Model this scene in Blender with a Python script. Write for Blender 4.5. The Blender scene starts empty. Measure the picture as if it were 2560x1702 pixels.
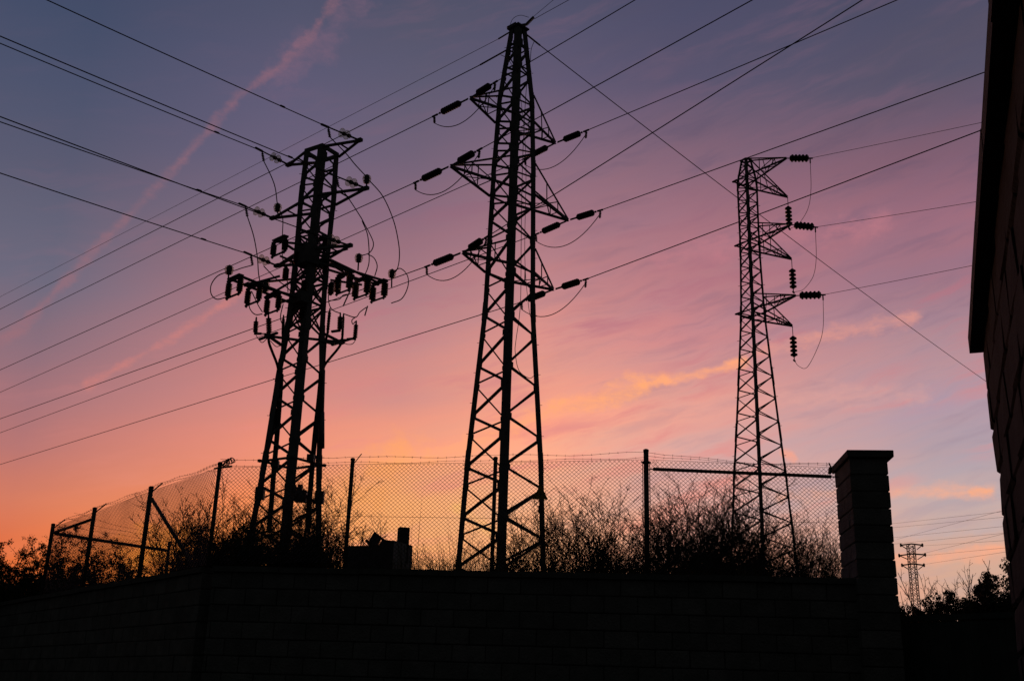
import bpy, math, random
from mathutils import Vector as V
R = math.radians
rng = random.Random(7)
sc = bpy.context.scene
COL = sc.collection

# ------------------------------------------------------------------ camera
F = 2680.0                      # focal length in pixels of the 2560 px wide photograph
PITCH = math.atan(890.0 / F)
ROLL = R(1.78)
EYE = V((0, 0, 1.6))
cr, sr, cp, sp = math.cos(ROLL), math.sin(ROLL), math.cos(PITCH), math.sin(PITCH)

def ray(px, py):
    u, v = (px - 1280) / F, -(py - 851) / F
    a, b = u * cr - v * sr, u * sr + v * cr
    return V((a, cp - b * sp, sp + b * cp))

def P(px, py, D):               # point seen at (px,py), D metres ahead
    r = ray(px, py)
    return EYE + r * (D / r.y)

def PL(px, py, p0, d):          # point seen at (px,py) in the vertical plane through p0 along d
    n = V((d[1], -d[0], 0))
    r = ray(px, py)
    t = (V((p0[0], p0[1], 0)) - V((EYE.x, EYE.y, 0))).dot(n) / r.dot(n)
    return EYE + r * t

def azel(px, py):
    r = ray(px, py).normalized()
    return math.degrees(math.atan2(r.x, r.y)), math.degrees(math.asin(r.z))

from mathutils import Matrix
cam_d = bpy.data.cameras.new('camera')
cam = bpy.data.objects.new('camera', cam_d)
COL.objects.link(cam)
cx = V((cr, -sr * -0 , 0)); 
X = V((cr, -sr * sp, sr * cp)); Y = V((-sr, -cr * sp, cr * cp)); Z = V((0, -cp, -sp))
cam.matrix_world = Matrix(((X.x, Y.x, Z.x, EYE.x), (X.y, Y.y, Z.y, EYE.y), (X.z, Y.z, Z.z, EYE.z), (0, 0, 0, 1)))
cam_d.sensor_width = 36.0
cam_d.lens = F / 2560 * 36.0
cam_d.clip_start = 0.1
cam_d.clip_end = 5000
sc.camera = cam
sc.view_settings.view_transform = 'Standard'
sc.view_settings.look = 'None'
sc.view_settings.exposure = 0
sc.view_settings.gamma = 1

# ------------------------------------------------------------------ materials
def srgb(c):
    return tuple(((x / 255) / 12.92 if x / 255 <= .04045 else ((x / 255 + .055) / 1.055) ** 2.4) for x in c)

def mat(name, c1, c2, scale=6, rough=.8, metal=0, bump=0.0, island=0.0, detail=6, bscale=None):
    m = bpy.data.materials.new(name); m.use_nodes = True
    nt = m.node_tree; N = nt.nodes; L = nt.links
    b = N['Principled BSDF']
    b.inputs['Roughness'].default_value = rough
    b.inputs['Metallic'].default_value = metal
    tc = N.new('ShaderNodeTexCoord')
    nz = N.new('ShaderNodeTexNoise'); nz.inputs['Scale'].default_value = scale; nz.inputs['Detail'].default_value = detail
    L.new(tc.outputs['Object'], nz.inputs['Vector'])
    rp = N.new('ShaderNodeValToRGB')
    rp.color_ramp.elements[0].position = .3; rp.color_ramp.elements[0].color = (*c1, 1)
    rp.color_ramp.elements[1].position = .7; rp.color_ramp.elements[1].color = (*c2, 1)
    L.new(nz.outputs['Fac'], rp.inputs['Fac'])
    out = rp.outputs['Color']
    if island:
        g = N.new('ShaderNodeNewGeometry')
        mr = N.new('ShaderNodeMapRange'); mr.inputs['To Min'].default_value = 1 - island; mr.inputs['To Max'].default_value = 1 + island
        L.new(g.outputs['Random Per Island'], mr.inputs['Value'])
        mx = N.new('ShaderNodeMix'); mx.data_type = 'RGBA'; mx.blend_type = 'MULTIPLY'; mx.inputs['Factor'].default_value = 1
        L.new(out, mx.inputs['A']); L.new(mr.outputs['Result'], mx.inputs['B'])
        out = mx.outputs['Result']
    L.new(out, b.inputs['Base Color'])
    if bump:
        n2 = N.new('ShaderNodeTexNoise'); n2.inputs['Scale'].default_value = bscale or scale * 5; n2.inputs['Detail'].default_value = 8
        L.new(tc.outputs['Object'], n2.inputs['Vector'])
        bp = N.new('ShaderNodeBump'); bp.inputs['Strength'].default_value = bump; bp.inputs['Distance'].default_value = .03
        L.new(n2.outputs['Fac'], bp.inputs['Height']); L.new(bp.outputs['Normal'], b.inputs['Normal'])
    return m

M = {}
M['steel'] = mat('galvanised_steel', (.13, .13, .14), (.22, .22, .23), 3, .6, .35, .1)
M['post'] = mat('fence_steel', (.10, .10, .10), (.17, .16, .15), 8, .6, .3)
M['wire'] = mat('weathered_wire', (.06, .06, .06), (.10, .10, .10), 20, .55, .6)
M['block'] = mat('concrete_block', (.20, .20, .19), (.32, .31, .30), 5, .95, 0, .8, .15, 8, 40)
M['mortar'] = mat('mortar', (.08, .08, .08), (.13, .13, .12), 20, .95, 0, .3)
M['coping'] = mat('concrete_coping', (.12, .12, .11), (.2, .2, .19), 6, .95, 0, .5)
M['rubble'] = mat('rough_render', (.55, .52, .53), (.75, .71, .71), 14, .95, 0, 1, 0, 10, 60)
M['darkconc'] = mat('sooty_concrete', (.07, .07, .07), (.13, .12, .12), 9, .95, 0, .6)
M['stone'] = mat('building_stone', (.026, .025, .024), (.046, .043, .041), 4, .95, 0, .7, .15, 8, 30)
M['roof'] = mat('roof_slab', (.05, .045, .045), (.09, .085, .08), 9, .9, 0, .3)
M['gate'] = mat('painted_gate', (.07, .09, .08), (.12, .14, .13), 5, .7, .2, .1)
M['porcelain'] = mat('brown_porcelain', (.035, .02, .015), (.055, .03, .02), 10, .35)
M['rubber'] = mat('black_cable', (.02, .02, .02), (.035, .035, .035), 10, .6)
M['bark'] = mat('twig_bark', (.06, .042, .03), (.11, .08, .055), 12, .9)
M['leaf'] = mat('dry_leaf', (.05, .05, .02), (.10, .08, .03), 3, .8, 0, 0, .3)
M['green'] = mat('dark_foliage', (.03, .05, .02), (.06, .08, .03), 2, .8, 0, 0, .3)
M['grass'] = mat('dry_grass', (.10, .09, .04), (.18, .15, .07), 2, .9, 0, 0, .3)
M['soil'] = mat('bare_earth', (.06, .05, .04), (.11, .09, .07), .8, 1, 0, .5)
M['asphalt'] = mat('old_asphalt', (.04, .04, .04), (.06, .06, .06), 2, .95, 0, .4)
M['yellow'] = mat('yellow_sign_paint', (.55, .38, .03), (.65, .45, .05), 10, .5)
M['black'] = mat('black_sign_paint', (.015, .015, .015), (.03, .03, .03), 10, .6)
g = bpy.data.materials.new('toughened_glass'); g.use_nodes = True
gb = g.node_tree.nodes['Principled BSDF']
gn = g.node_tree.nodes.new('ShaderNodeTexNoise'); gn.inputs['Scale'].default_value = 9
gr = g.node_tree.nodes.new('ShaderNodeValToRGB')
gr.color_ramp.elements[0].color = (.84, .85, .76, 1); gr.color_ramp.elements[1].color = (.93, .94, .86, 1)
g.node_tree.links.new(gn.outputs['Fac'], gr.inputs['Fac']); g.node_tree.links.new(gr.outputs['Color'], gb.inputs['Base Color'])
gtr = g.node_tree.nodes.new('ShaderNodeBsdfTransparent'); gmx = g.node_tree.nodes.new('ShaderNodeMixShader'); gfr = g.node_tree.nodes.new('ShaderNodeLayerWeight')
gfr.inputs['Blend'].default_value = .25
gb.inputs['Roughness'].default_value = .3
g.node_tree.links.new(gr.outputs['Color'], gtr.inputs['Color'])
g.node_tree.links.new(gfr.outputs['Facing'], gmx.inputs[0]); g.node_tree.links.new(gtr.outputs[0], gmx.inputs[1]); g.node_tree.links.new(gb.outputs[0], gmx.inputs[2])
g.node_tree.links.new(gmx.outputs[0], g.node_tree.nodes['Material Output'].inputs['Surface'])
M['glass'] = g

# ------------------------------------------------------------------ mesh helpers
def perp(a):
    a = a.normalized()
    h = V((0, 0, 1)) if abs(a.z) < .9 else V((1, 0, 0))
    u = a.cross(h).normalized()
    return u, a.cross(u).normalized()

ORG = {}
class MB:
    def __init__(s): s.v = []; s.f = []; s.sm = []
    def ext(s, p, q, offs, offs2=None, caps=True):
        n = len(offs); b = len(s.v)
        o2 = offs2 or offs
        s.v += [p + o for o in offs] + [q + o for o in o2]
        for i in range(n):
            j = (i + 1) % n
            s.f.append((b + i, b + j, b + n + j, b + n + i)); s.sm.append(False)
        if caps:
            s.f.append(tuple(range(b + n - 1, b - 1, -1))); s.f.append(tuple(range(b + n, b + 2 * n))); s.sm += [False, False]
        return s
    def bar(s, p, q, w, t, nrm=None):
        a = (q - p).normalized()
        if nrm is None: u, n = perp(a)
        else:
            u = a.cross(nrm).normalized(); n = u.cross(a).normalized()
        return s.ext(p, q, [u * w / 2 + n * t / 2, -u * w / 2 + n * t / 2, -u * w / 2 - n * t / 2, u * w / 2 - n * t / 2])
    def ell(s, p, q, u, v, w, t, w2=None):
        f = lambda w: [V((0, 0, 0)), u * w, u * w + v * t, u * t + v * t, u * t + v * w, v * w]
        return s.ext(p, q, f(w), f(w2 or w))
    def box(s, c, x, y, z):     # half-extent vectors
        return s.ext(c - z, c + z, [x + y, -x + y, -x - y, x - y])
    def tube(s, pts, r, n=6, r2=None, caps=True, smooth=True):
        b = len(s.v); m = len(pts)
        r2 = r if r2 is None else r2
        u = None
        for i, p in enumerate(pts):
            a = (pts[min(i + 1, m - 1)] - pts[max(i - 1, 0)])
            if a.length < 1e-9: a = V((0, 0, 1))
            a.normalize()
            if u is None: u, w = perp(a)
            else:
                u = (u - a * u.dot(a))
                if u.length < 1e-6: u, w = perp(a)
                u.normalize(); w = a.cross(u)
            rr = r + (r2 - r) * i / max(1, m - 1)
            for k in range(n):
                t = 2 * math.pi * k / n
                s.v.append(p + u * (math.cos(t) * rr) + w * (math.sin(t) * rr))
        for i in range(m - 1):
            for k in range(n):
                k2 = (k + 1) % n
                s.f.append((b + i * n + k, b + i * n + k2, b + (i + 1) * n + k2, b + (i + 1) * n + k)); s.sm.append(smooth)
        if caps:
            s.f.append(tuple(range(b + n - 1, b - 1, -1))); s.f.append(tuple(range(b + (m - 1) * n, b + m * n))); s.sm += [False, False]
        return s
    def lathe(s, p, axis, prof, n=14):   # prof: (distance along the axis, radius)
        axis = axis.normalized(); u, w = perp(axis); b = len(s.v); m = len(prof)
        for d, r in prof:
            for k in range(n):
                t = 2 * math.pi * k / n
                s.v.append(p + axis * d + (u * math.cos(t) + w * math.sin(t)) * r)
        for i in range(m - 1):
            for k in range(n):
                k2 = (k + 1) % n
                s.f.append((b + i * n + k, b + i * n + k2, b + (i + 1) * n + k2, b + (i + 1) * n + k)); s.sm.append(True)
        s.f.append(tuple(range(b + n - 1, b - 1, -1))); s.f.append(tuple(range(b + (m - 1) * n, b + m * n))); s.sm += [False, False]
        return s
    def face(s, *pts):
        b = len(s.v); s.v += list(pts); s.f.append(tuple(range(b, b + len(pts)))); s.sm.append(False); return s
    def build(s, name, m, parent=None, origin=None):
        o0 = V((0, 0, 0))
        po = ORG.get(parent.name) if parent else None
        if origin is not None: o0 = V(origin)
        elif po is not None: o0 = po
        me = bpy.data.meshes.new(name)
        me.from_pydata([tuple(p - o0) for p in s.v], [], s.f)
        me.polygons.foreach_set('use_smooth', s.sm)
        me.materials.append(M[m] if isinstance(m, str) else m)
        me.update()
        o = bpy.data.objects.new(name, me); COL.objects.link(o)
        if parent:
            o.parent = parent; o.location = o0 - po
        else: o.location = o0
        ORG[o.name] = o0
        return o

def empty(name, loc):
    o = bpy.data.objects.new(name, None); COL.objects.link(o)
    o.location = loc; o.empty_display_size = .3; ORG[o.name] = V(loc)
    return o

def tag(o, label, cat, group=None):
    o['label'] = label; o['category'] = cat
    if group: o['group'] = group
    return o

def structure(o, kind='structure'):
    o['kind'] = kind; return o

def spline(pts, n=6):           # Catmull-Rom through pts
    out = []
    q = [pts[0] * 2 - pts[1]] + list(pts) + [pts[-1] * 2 - pts[-2]]
    for i in range(1, len(q) - 2):
        a, b, c, d = q[i - 1], q[i], q[i + 1], q[i + 2]
        for k in range(n):
            t = k / n
            out.append(.5 * ((2 * b) + (c - a) * t + (2 * a - 5 * b + 4 * c - d) * t * t + (3 * b - a - 3 * c + d) * t ** 3))
    out.append(pts[-1]); return out

def sagline(p, q, sag, n=16):
    return [p.lerp(q, i / n) - V((0, 0, 4 * sag * (i / n) * (1 - i / n))) for i in range(n + 1)]

def disc_profile(pitch, count, rd, rc=.035, start=0):
    pr = [(start, rc)]
    for i in range(count):
        z = start + i * pitch
        pr += [(z + pitch * .15, rc), (z + pitch * .30, rd * .80), (z + pitch * .45, rd), (z + pitch * .70, rd * .97), (z + pitch * .80, rd * .55), (z + pitch * .92, rc)]
    pr.append((start + count * pitch, rc))
    return pr

# ------------------------------------------------------------------ sky
def build_world():
    w = bpy.data.worlds.new('World'); sc.world = w; w.use_nodes = True
    nt = w.node_tree; N = nt.nodes; L = nt.links
    for n in list(N): N.remove(n)
    out = N.new('ShaderNodeOutputWorld'); bg = N.new('ShaderNodeBackground')
    L.new(bg.outputs[0], out.inputs[0])
    def val(i, x):
        if hasattr(x, 'links'): L.new(x, i)
        else: i.default_value = x
    def m(op, a, b=None, c=None, clamp=False):
        n = N.new('ShaderNodeMath'); n.operation = op; n.use_clamp = clamp
        val(n.inputs[0], a)
        if b is not None: val(n.inputs[1], b)
        if c is not None: val(n.inputs[2], c)
        return n.outputs[0]
    def mapr(x, a, b, c=0., d=1., typ='LINEAR'):
        n = N.new('ShaderNodeMapRange'); n.interpolation_type = typ; n.clamp = True
        val(n.inputs['Value'], x)
        n.inputs['From Min'].default_value = a; n.inputs['From Max'].default_value = b
        n.inputs['To Min'].default_value = c; n.inputs['To Max'].default_value = d
        return n.outputs['Result']
    def mix(f, a, b, typ='MIX'):
        n = N.new('ShaderNodeMix'); n.data_type = 'RGBA'; n.blend_type = typ
        val(n.inputs['Factor'], f)
        for k, x in (('A', a), ('B', b)):
            if hasattr(x, 'links'): L.new(x, n.inputs[k])
            else: n.inputs[k].default_value = (*x, 1)
        return n.outputs['Result']
    def ramp(x, stops, interp='LINEAR'):
        n = N.new('ShaderNodeValToRGB'); cr_ = n.color_ramp; cr_.interpolation = interp
        while len(cr_.elements) < len(stops): cr_.elements.new(.5)
        for e, (p, c) in zip(cr_.elements, stops): e.position = p; e.color = (*c, 1)
        val(n.inputs[0], x); return n.outputs[0]
    tc = N.new('ShaderNodeTexCoord'); sx = N.new('ShaderNodeSeparateXYZ')
    L.new(tc.outputs['Generated'], sx.inputs[0])
    az = m('MULTIPLY', m('ARCTAN2', sx.outputs[0], sx.outputs[1]), 180 / math.pi)
    el = m('MULTIPLY', m('ARCSINE', sx.outputs[2]), 180 / math.pi)
    def vec(a, b, c=0.):
        n = N.new('ShaderNodeCombineXYZ'); val(n.inputs[0], a); val(n.inputs[1], b); val(n.inputs[2], c); return n.outputs[0]
    def noise(v, s, d=4, r=.55):
        n = N.new('ShaderNodeTexNoise'); L.new(v, n.inputs['Vector'])
        n.inputs['Scale'].default_value = s; n.inputs['Detail'].default_value = d; n.inputs['Roughness'].default_value = r
        return n.outputs['Fac']
    # colour of the afterglow by elevation, for five bearings
    E0, E1 = -6., 44.
    rows = SKY_ROWS
    cols = []
    for x, cs in SKY_COLS:
        st = sorted(((azel(x, y)[1] - E0) / (E1 - E0), srgb(c)) for y, c in zip(rows, cs))
        st = [(0., tuple(.8 * k for k in st[0][1]))] + st + [(1., srgb((58, 56, 82)))]
        cols.append((azel(x, 900)[0], ramp(mapr(el, E0, E1), st)))
    c = cols[0][1]
    for (a0, _), (a1, nxt) in zip(cols, cols[1:]):
        c = mix(mapr(az, a0, a1), c, nxt)
    # thin high cloud: long soft streaks climbing to the right
    def rot(th):
        a, b = math.cos(R(th)), math.sin(R(th))
        return m('ADD', m('MULTIPLY', az, a), m('MULTIPLY', el, b)), m('SUBTRACT', m('MULTIPLY', el, a), m('MULTIPLY', az, b))
    u, v_ = rot(14)
    n1 = noise(vec(m('MULTIPLY', u, .10), m('MULTIPLY', v_, .60), 3.1), 1.0, 6, .6)
    n2 = noise(vec(m('MULTIPLY', u, .03), m('MULTIPLY', v_, .16), 8.7), 1.0, 3, .5)
    nn = m('ADD', m('MULTIPLY', n1, .55), m('MULTIPLY', n2, .45))
    tint = ramp(nn, [(.34, (.84, .97, 1.12)), (.48, (.98, 1., 1.02)), (.62, (1.20, 1.0, .90))])
    amt = m('MULTIPLY', mapr(az, -16, 4, .2, .6), mapr(el, 14, 30, 1, .35))
    c = mix(amt, c, tint, 'MULTIPLY')
    # fine lit fibres of cirrus, denser toward the right and lower
    wr = noise(vec(m('MULTIPLY', az, .22), m('MULTIPLY', el, .3), 4.4), 1.0, 3, .5)
    v2 = m('ADD', v_, m('MULTIPLY', wr, 1.6))
    n3 = noise(vec(m('MULTIPLY', u, .15), m('MULTIPLY', v2, 1.0), 6.2), 1.0, 8, .6)
    n4 = noise(vec(m('MULTIPLY', u, .11), m('MULTIPLY', v2, .35), 2.2), 1.0, 3, .5)
    f3 = m('MULTIPLY', mapr(n3, .46, .68, 0, 1, 'SMOOTHSTEP'), mapr(n4, .42, .60, .1, 1, 'SMOOTHSTEP'))
    lit = ramp(mapr(el, 0, 30), [(.0, srgb((255, 168, 118))), (.22, srgb((250, 158, 126))), (.42, srgb((226, 138, 132))), (.62, srgb((186, 116, 128))), (.9, srgb((130, 96, 116)))])
    f3 = m('MULTIPLY', f3, m('SUBTRACT', 1.0, m('MULTIPLY', mapr(az, 12, 20), mapr(el, 16, 8, 0, .6))))
    c = mix(m('MULTIPLY', f3, m('MULTIPLY', mapr(az, -22, 3, .10, .70), mapr(el, 20, 31, 1, .35))), c, lit)
    f4 = m('MULTIPLY', mapr(n3, .52, .30, 0, 1, 'SMOOTHSTEP'), mapr(az, -4, 10, 0, .30))
    blu = ramp(mapr(el, 0, 30), [(.0, srgb((190, 172, 172))), (.3, srgb((160, 142, 158))), (.6, srgb((132, 104, 126))), (.9, srgb((80, 76, 102)))])
    c = mix(f4, c, blu)
    # single streaks: contrail and lit cloud bands, as polylines in bearing / elevation
    wob = noise(vec(m('MULTIPLY', az, .7), m('MULTIPLY', el, .9), 1.7), 1.0, 7, .65)
    brk = noise(vec(m('MULTIPLY', az, .55), m('MULTIPLY', el, 1.3), 5.3), 1.0, 7, .7)
    for pts, wid, col, strength in STREAKS:
        best = None
        q = [azel(x, y) for x, y in pts]
        for (ax, ay), (bx, by) in zip(q, q[1:]):
            dx, dy = bx - ax, by - ay; l2 = dx * dx + dy * dy
            px_ = m('SUBTRACT', az, ax); py_ = m('SUBTRACT', el, ay)
            t = m('DIVIDE', m('ADD', m('MULTIPLY', px_, dx), m('MULTIPLY', py_, dy)), l2, None, True)
            ex = m('SUBTRACT', px_, m('MULTIPLY', t, dx)); ey = m('SUBTRACT', py_, m('MULTIPLY', t, dy))
            d2 = m('ADD', m('MULTIPLY', ex, ex), m('MULTIPLY', ey, ey))
            best = d2 if best is None else m('MINIMUM', best, d2)
        d = m('SQRT', best)
        d = m('ADD', d, m('MULTIPLY', m('SUBTRACT', wob, .5), wid * 2.6))
        f = mapr(d, 0., wid, 1., 0., 'SMOOTHSTEP')
        f = m('MULTIPLY', f, mapr(brk, .34, .62, .25, 1.))
        c = mix(m('MULTIPLY', f, strength), c, srgb(col))
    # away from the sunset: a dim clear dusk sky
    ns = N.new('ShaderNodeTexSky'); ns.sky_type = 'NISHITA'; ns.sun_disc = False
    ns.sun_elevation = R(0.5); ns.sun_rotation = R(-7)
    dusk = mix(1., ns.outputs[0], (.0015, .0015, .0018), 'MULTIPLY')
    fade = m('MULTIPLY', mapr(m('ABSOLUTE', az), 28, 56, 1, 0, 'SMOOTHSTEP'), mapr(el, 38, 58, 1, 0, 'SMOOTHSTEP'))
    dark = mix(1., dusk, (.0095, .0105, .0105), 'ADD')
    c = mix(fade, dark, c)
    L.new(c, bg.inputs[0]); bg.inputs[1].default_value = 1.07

SKY_ROWS = [0, 200, 400, 550, 700, 850, 1000, 1120, 1250, 1400]
SKY_COLS = [
    (90,   [(66, 75, 101), (75, 81, 106), (87, 88, 110), (97, 96, 116), (107, 103, 122), (134, 107, 120), (160, 112, 118), (178, 115, 112), (208, 120, 94), (220, 108, 58)]),
    (640,  [(79, 81, 105), (92, 88, 114), (106, 95, 119), (128, 104, 121), (156, 113, 124), (184, 124, 126), (207, 133, 125), (228, 139, 116), (244, 142, 92), (252, 144, 62)]),
    (1010, [(78, 80, 102), (91, 88, 110), (113, 97, 117), (137, 105, 122), (160, 118, 128), (188, 132, 133), (212, 141, 131), (244, 156, 122), (255, 174, 110), (255, 170, 108)]),
    (1350, [(78, 79, 103), (96, 87, 111), (131, 103, 121), (158, 115, 127), (188, 130, 133), (217, 146, 136), (240, 158, 132), (252, 170, 135), (255, 180, 138), (255, 180, 124)]),
    (1710, [(75, 75, 100), (88, 82, 106), (128, 99, 117), (156, 111, 125), (177, 121, 130), (194, 134, 139), (220, 156, 144), (214, 164, 156), (220, 168, 156), (226, 156, 128)]),
    (2310, [(77, 76, 98), (86, 82, 103), (124, 93, 111), (152, 106, 122), (150, 114, 131), (174, 136, 144), (177, 148, 159), (172, 154, 164), (188, 168, 167), (204, 166, 146)]),
]
STREAKS = [
    ([(850, -20), (785, 80), (715, 155), (600, 238), (500, 350), (380, 480), (240, 620), (60, 810), (-60, 900)], .42, (166, 108, 114), .40),
    ([(900, -20), (820, 90), (700, 190)], 1.3, (130, 98, 118), .45),
    ([(620, 720), (420, 850), (220, 960)], (.36), (232, 132, 116), .40),
    ([(980, 1170), (1150, 1125), (1350, 1040), (1480, 1000), (1600, 968)], .80, (255, 168, 116), .85),
    ([(1600, 968), (1660, 945), (1570, 940)], .42, (255, 168, 114), .8),
    ([(1670, 950), (1760, 930), (1860, 905)], .40, (255, 168, 118), .8),
    ([(1900, 880), (2100, 830), (2280, 790)], .6, (232, 154, 136), .6),
    ([(1950, 1245), (2090, 1230), (2300, 1228), (2480, 1226)], .5, (246, 170, 134), .6),
    ([(2430, 1227), (2480, 1226)], .25, (255, 168, 116), .7),
    ([(1700, 1020), (2000, 990), (2300, 985)], .8, (222, 160, 150), .45),
    ([(1960, 1130), (1985, 1145)], .3, (250, 160, 128), .6),
    ([(2240, 1405), (2420, 1385), (2560, 1360)], .5, (250, 168, 130), .75),
    ([(2230, 1340), (2400, 1330), (2520, 1318)], .45, (186, 170, 172), .6),
    ([(1650, 640), (1900, 600), (2200, 560)], 1.0, (192, 122, 132), .5),
    ([(860, 1280), (930, 1200), (1010, 1140)], 1.8, (255, 166, 92), .55),
    ([(1150, 1270), (1230, 1330)], .6, (255, 190, 110), .6),
    ([(360, 1400), (400, 1360), (440, 1370)], 1.6, (255, 152, 62), .8),
]
build_world()

sd = bpy.data.lights.new('sun', 'SUN'); sd.energy = .04; sd.angle = R(6); sd.color = (1, .55, .3)
so = bpy.data.objects.new('sun', sd); COL.objects.link(so)
sdir = V((math.sin(R(-7)), math.cos(R(-7)), math.tan(R(1.0))))
so.rotation_euler = (-sdir).to_track_quat('-Z', 'Y').to_euler()

# ------------------------------------------------------------------ retaining wall, terrain
PA = V((P(2093, 1450, 12.9).x, 12.9, 0))           # where the front wall meets the pillar
WD = V((-math.cos(R(6)), math.sin(R(6)), 0)) * 1.0  # along the front wall, to the left and slightly away
cp_ = PL(540, 1421, PA, WD)
WC = V((cp_.x, cp_.y, 0))                          # corner of the wall
ZT = PL(1500, 1434, PA, WD).z                      # top of the wall
LD = V((math.sin(R(-38)), math.cos(R(-38)), 0))    # the left wing recedes this way
TZ = ZT - .32                                      # yard level behind the wall
print('wall top', ZT, 'corner', WC, 'len', (WC - PA).length, 'zs', [round(PL(x, y, PA, WD).z, 2) for x, y in ((540, 1421), (1031, 1432), (1629, 1434), (2067, 1451))])
print('left wing z', [round(PL(x, y, WC, LD).z, 2) for x, y in ((472, 1424), (334, 1454))], 'posts', [round(PL(x, y, WC, LD).z, 2) for x, y in ((555, 1157), (378, 1218), (237, 1270), (133, 1310))])
print('front posts', [round(PL(x, y, PA, WD).z, 2) for x, y in ((555, 1157), (880, 1151), (1239, 1146), (1615, 1130))])

def ring_block(mb, c, ux, uy, hx, hy, z0, z1, ch):
    def ring(k, z): return [V((c.x, c.y, z)) + V((rng.uniform(-1, 1), rng.uniform(-1, 1), rng.uniform(-1, 1))) * (ch * .28) + ux * (sx_ * (hx - k)) + uy * (sy_ * (hy - k)) for sx_, sy_ in ((1, 1), (-1, 1), (-1, -1), (1, -1))]
    rs = [ring(ch, z0), ring(0, z0 + ch), ring(0, z1 - ch), ring(ch, z1)]
    b = len(mb.v)
    for r_ in rs: mb.v += r_
    for i in range(3):
        for k in range(4):
            k2 = (k + 1) % 4
            mb.f.append((b + i * 4 + k, b + i * 4 + k2, b + i * 4 + 4 + k2, b + i * 4 + 4 + k)); mb.sm.append(False)
    mb.f.append((b + 3, b + 2, b + 1, b)); mb.f.append((b + 12, b + 13, b + 14, b + 15)); mb.sm += [False, False]

def block_course_wall(mb, core, p0, d, length, z0, z1, thick, bl, bh, gap=.012, ch=.008, half=True):
    nx = V((d.y, -d.x, 0)); z = z1; row = 0
    while z - bh > z0 - bh * .5:
        s = -(bl / 2 if row % 2 and half else 0) 
        while s < length - .02:
            a, b_ = max(s, 0), min(s + bl, length)
            if b_ - a > .03:
                j = rng.uniform(-.006, .006)
                c = p0 + d * ((a + b_) / 2) + nx * j
                ring_block(mb, c, d, nx, (b_ - a - gap) / 2, thick / 2, z - bh + gap / 2, z - gap / 2, ch)
            s += bl
        z -= bh; row += 1
    c = p0 + d * (length / 2)
    core.box(V((c.x, c.y, (z0 + z1) / 2)), d * (length / 2 - .01), nx * (thick / 2 - .014), V((0, 0, (z1 - z0) / 2 - .005)))

def make_wall(name, p0, d, length, label, mitre=0):
    root = empty(name, p0 + d * (length / 2))
    tag(root, label, 'wall')
    a, c = MB(), MB()
    block_course_wall(a, c, p0, d, length, -.2, ZT - .07, .2, .4, .2)
    a.build('blockwork', 'block', root); c.build('mortar', 'mortar', root)
    k = MB(); n = V((d.y, -d.x, 0)); s = 0
    while s < length - .05:
        e = min(s + 1.0, length); q = p0 + d * ((s + e) / 2)
        k.box(V((q.x, q.y, ZT - .035 + rng.uniform(-.006, .004))), d * ((e - s) / 2 - .004), n * .14, V((0, 0, .033)))
        s = e
    k.build('coping', 'coping', root)
    return root
LFRONT = (WC - PA).length
WOFF = V((WD.y, -WD.x, 0))      # toward... resolved below
if WOFF.y > 0: WOFF = -WOFF
make_wall('block_wall', PA - WD * .25, WD, LFRONT + .25, 'long grey concrete block wall facing the camera under the wire fence')
LLEN = 15.0
make_wall('block_wall', WC + LD * .16, LD, LLEN, 'concrete block wall wing receding to the left from the corner')

# ground: lower yard in front, higher yard behind the walls
gm = MB()
e = 3000
gm.face(V((-e, -e, 0)), V((e, -e, 0)), V((e, e, 0)), V((-e, e, 0)))
structure(gm.build('ground', 'asphalt'))
wl = WC + LD * LLEN
hb = MB()
bk = -WOFF * .13
edge = [PA + bk + WD * -.1, WC + bk * 1.0, WC + LD * LLEN + V((.1, .1, 0)), V((wl.x - 900, wl.y + 60, 0)), V((-900, 900, 0)), V((900, 900, 0)), V((900, 40, 0)), V((PA.x + 25, 22, 0)), V((PA.x + .5, PA.y + 3.0, 0))]
top = [V((p.x, p.y, TZ)) for p in edge]
hb.v = top + [V((p.x, p.y, -.1)) for p in edge]; n_ = len(edge)
hb.f = [tuple(range(n_))] + [(i, (i + 1) % n_, n_ + (i + 1) % n_, n_ + i) for i in range(n_)]; hb.sm = [False] * len(hb.f)
structure(hb.build('terrain', 'soil'))

# ------------------------------------------------------------------ gate pillar, gate, building
pil = empty('gate_pillar', V((PA.x, PA.y, 0)))
tag(pil, 'tall square block pillar with an overhanging cap at the right end of the fence', 'pillar')
pn = V((-WD.y, WD.x, 0));  pn = pn if pn.y > 0 else -pn      # away from the camera
px_r = -WD                                                   # to the right
pc = PL(2139, 1126, PA - pn * .25, px_r)
ZP = pc.z
PW, PDp = .44, .92
front_l = PL(2146, 1400, PA - pn * .25, px_r)
pcen = V((front_l.x, front_l.y, 0)) + px_r * (PW / 2 - .02) + pn * (PDp / 2)
mb, core = MB(), MB(); z = ZP - .09; row = 0
while z > 0:
    if row % 2 == 0:
        for s in (-1, 1):
            ring_block(mb, pcen + pn * (s * PDp / 4), px_r, pn, PW / 2 + rng.uniform(-.003, .003), PDp / 4 - .004, z - .195, z - .005, .008)
    else:
        for s, fr in ((-.36, .28), (.14, .72)):
            ring_block(mb, pcen + pn * (s * PDp), px_r, pn, PW / 2 + rng.uniform(-.003, .003), PDp * fr / 2 - .004, z - .195, z - .005, .008)
    z -= .2; row += 1
core.box(V((pcen.x, pcen.y, ZP / 2 - .05)), px_r * (PW / 2 - .022), pn * (PDp / 2 - .022), V((0, 0, ZP / 2 - .05)))
mb.build('blockwork', 'block', pil); core.build('mortar', 'mortar', pil)
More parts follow.
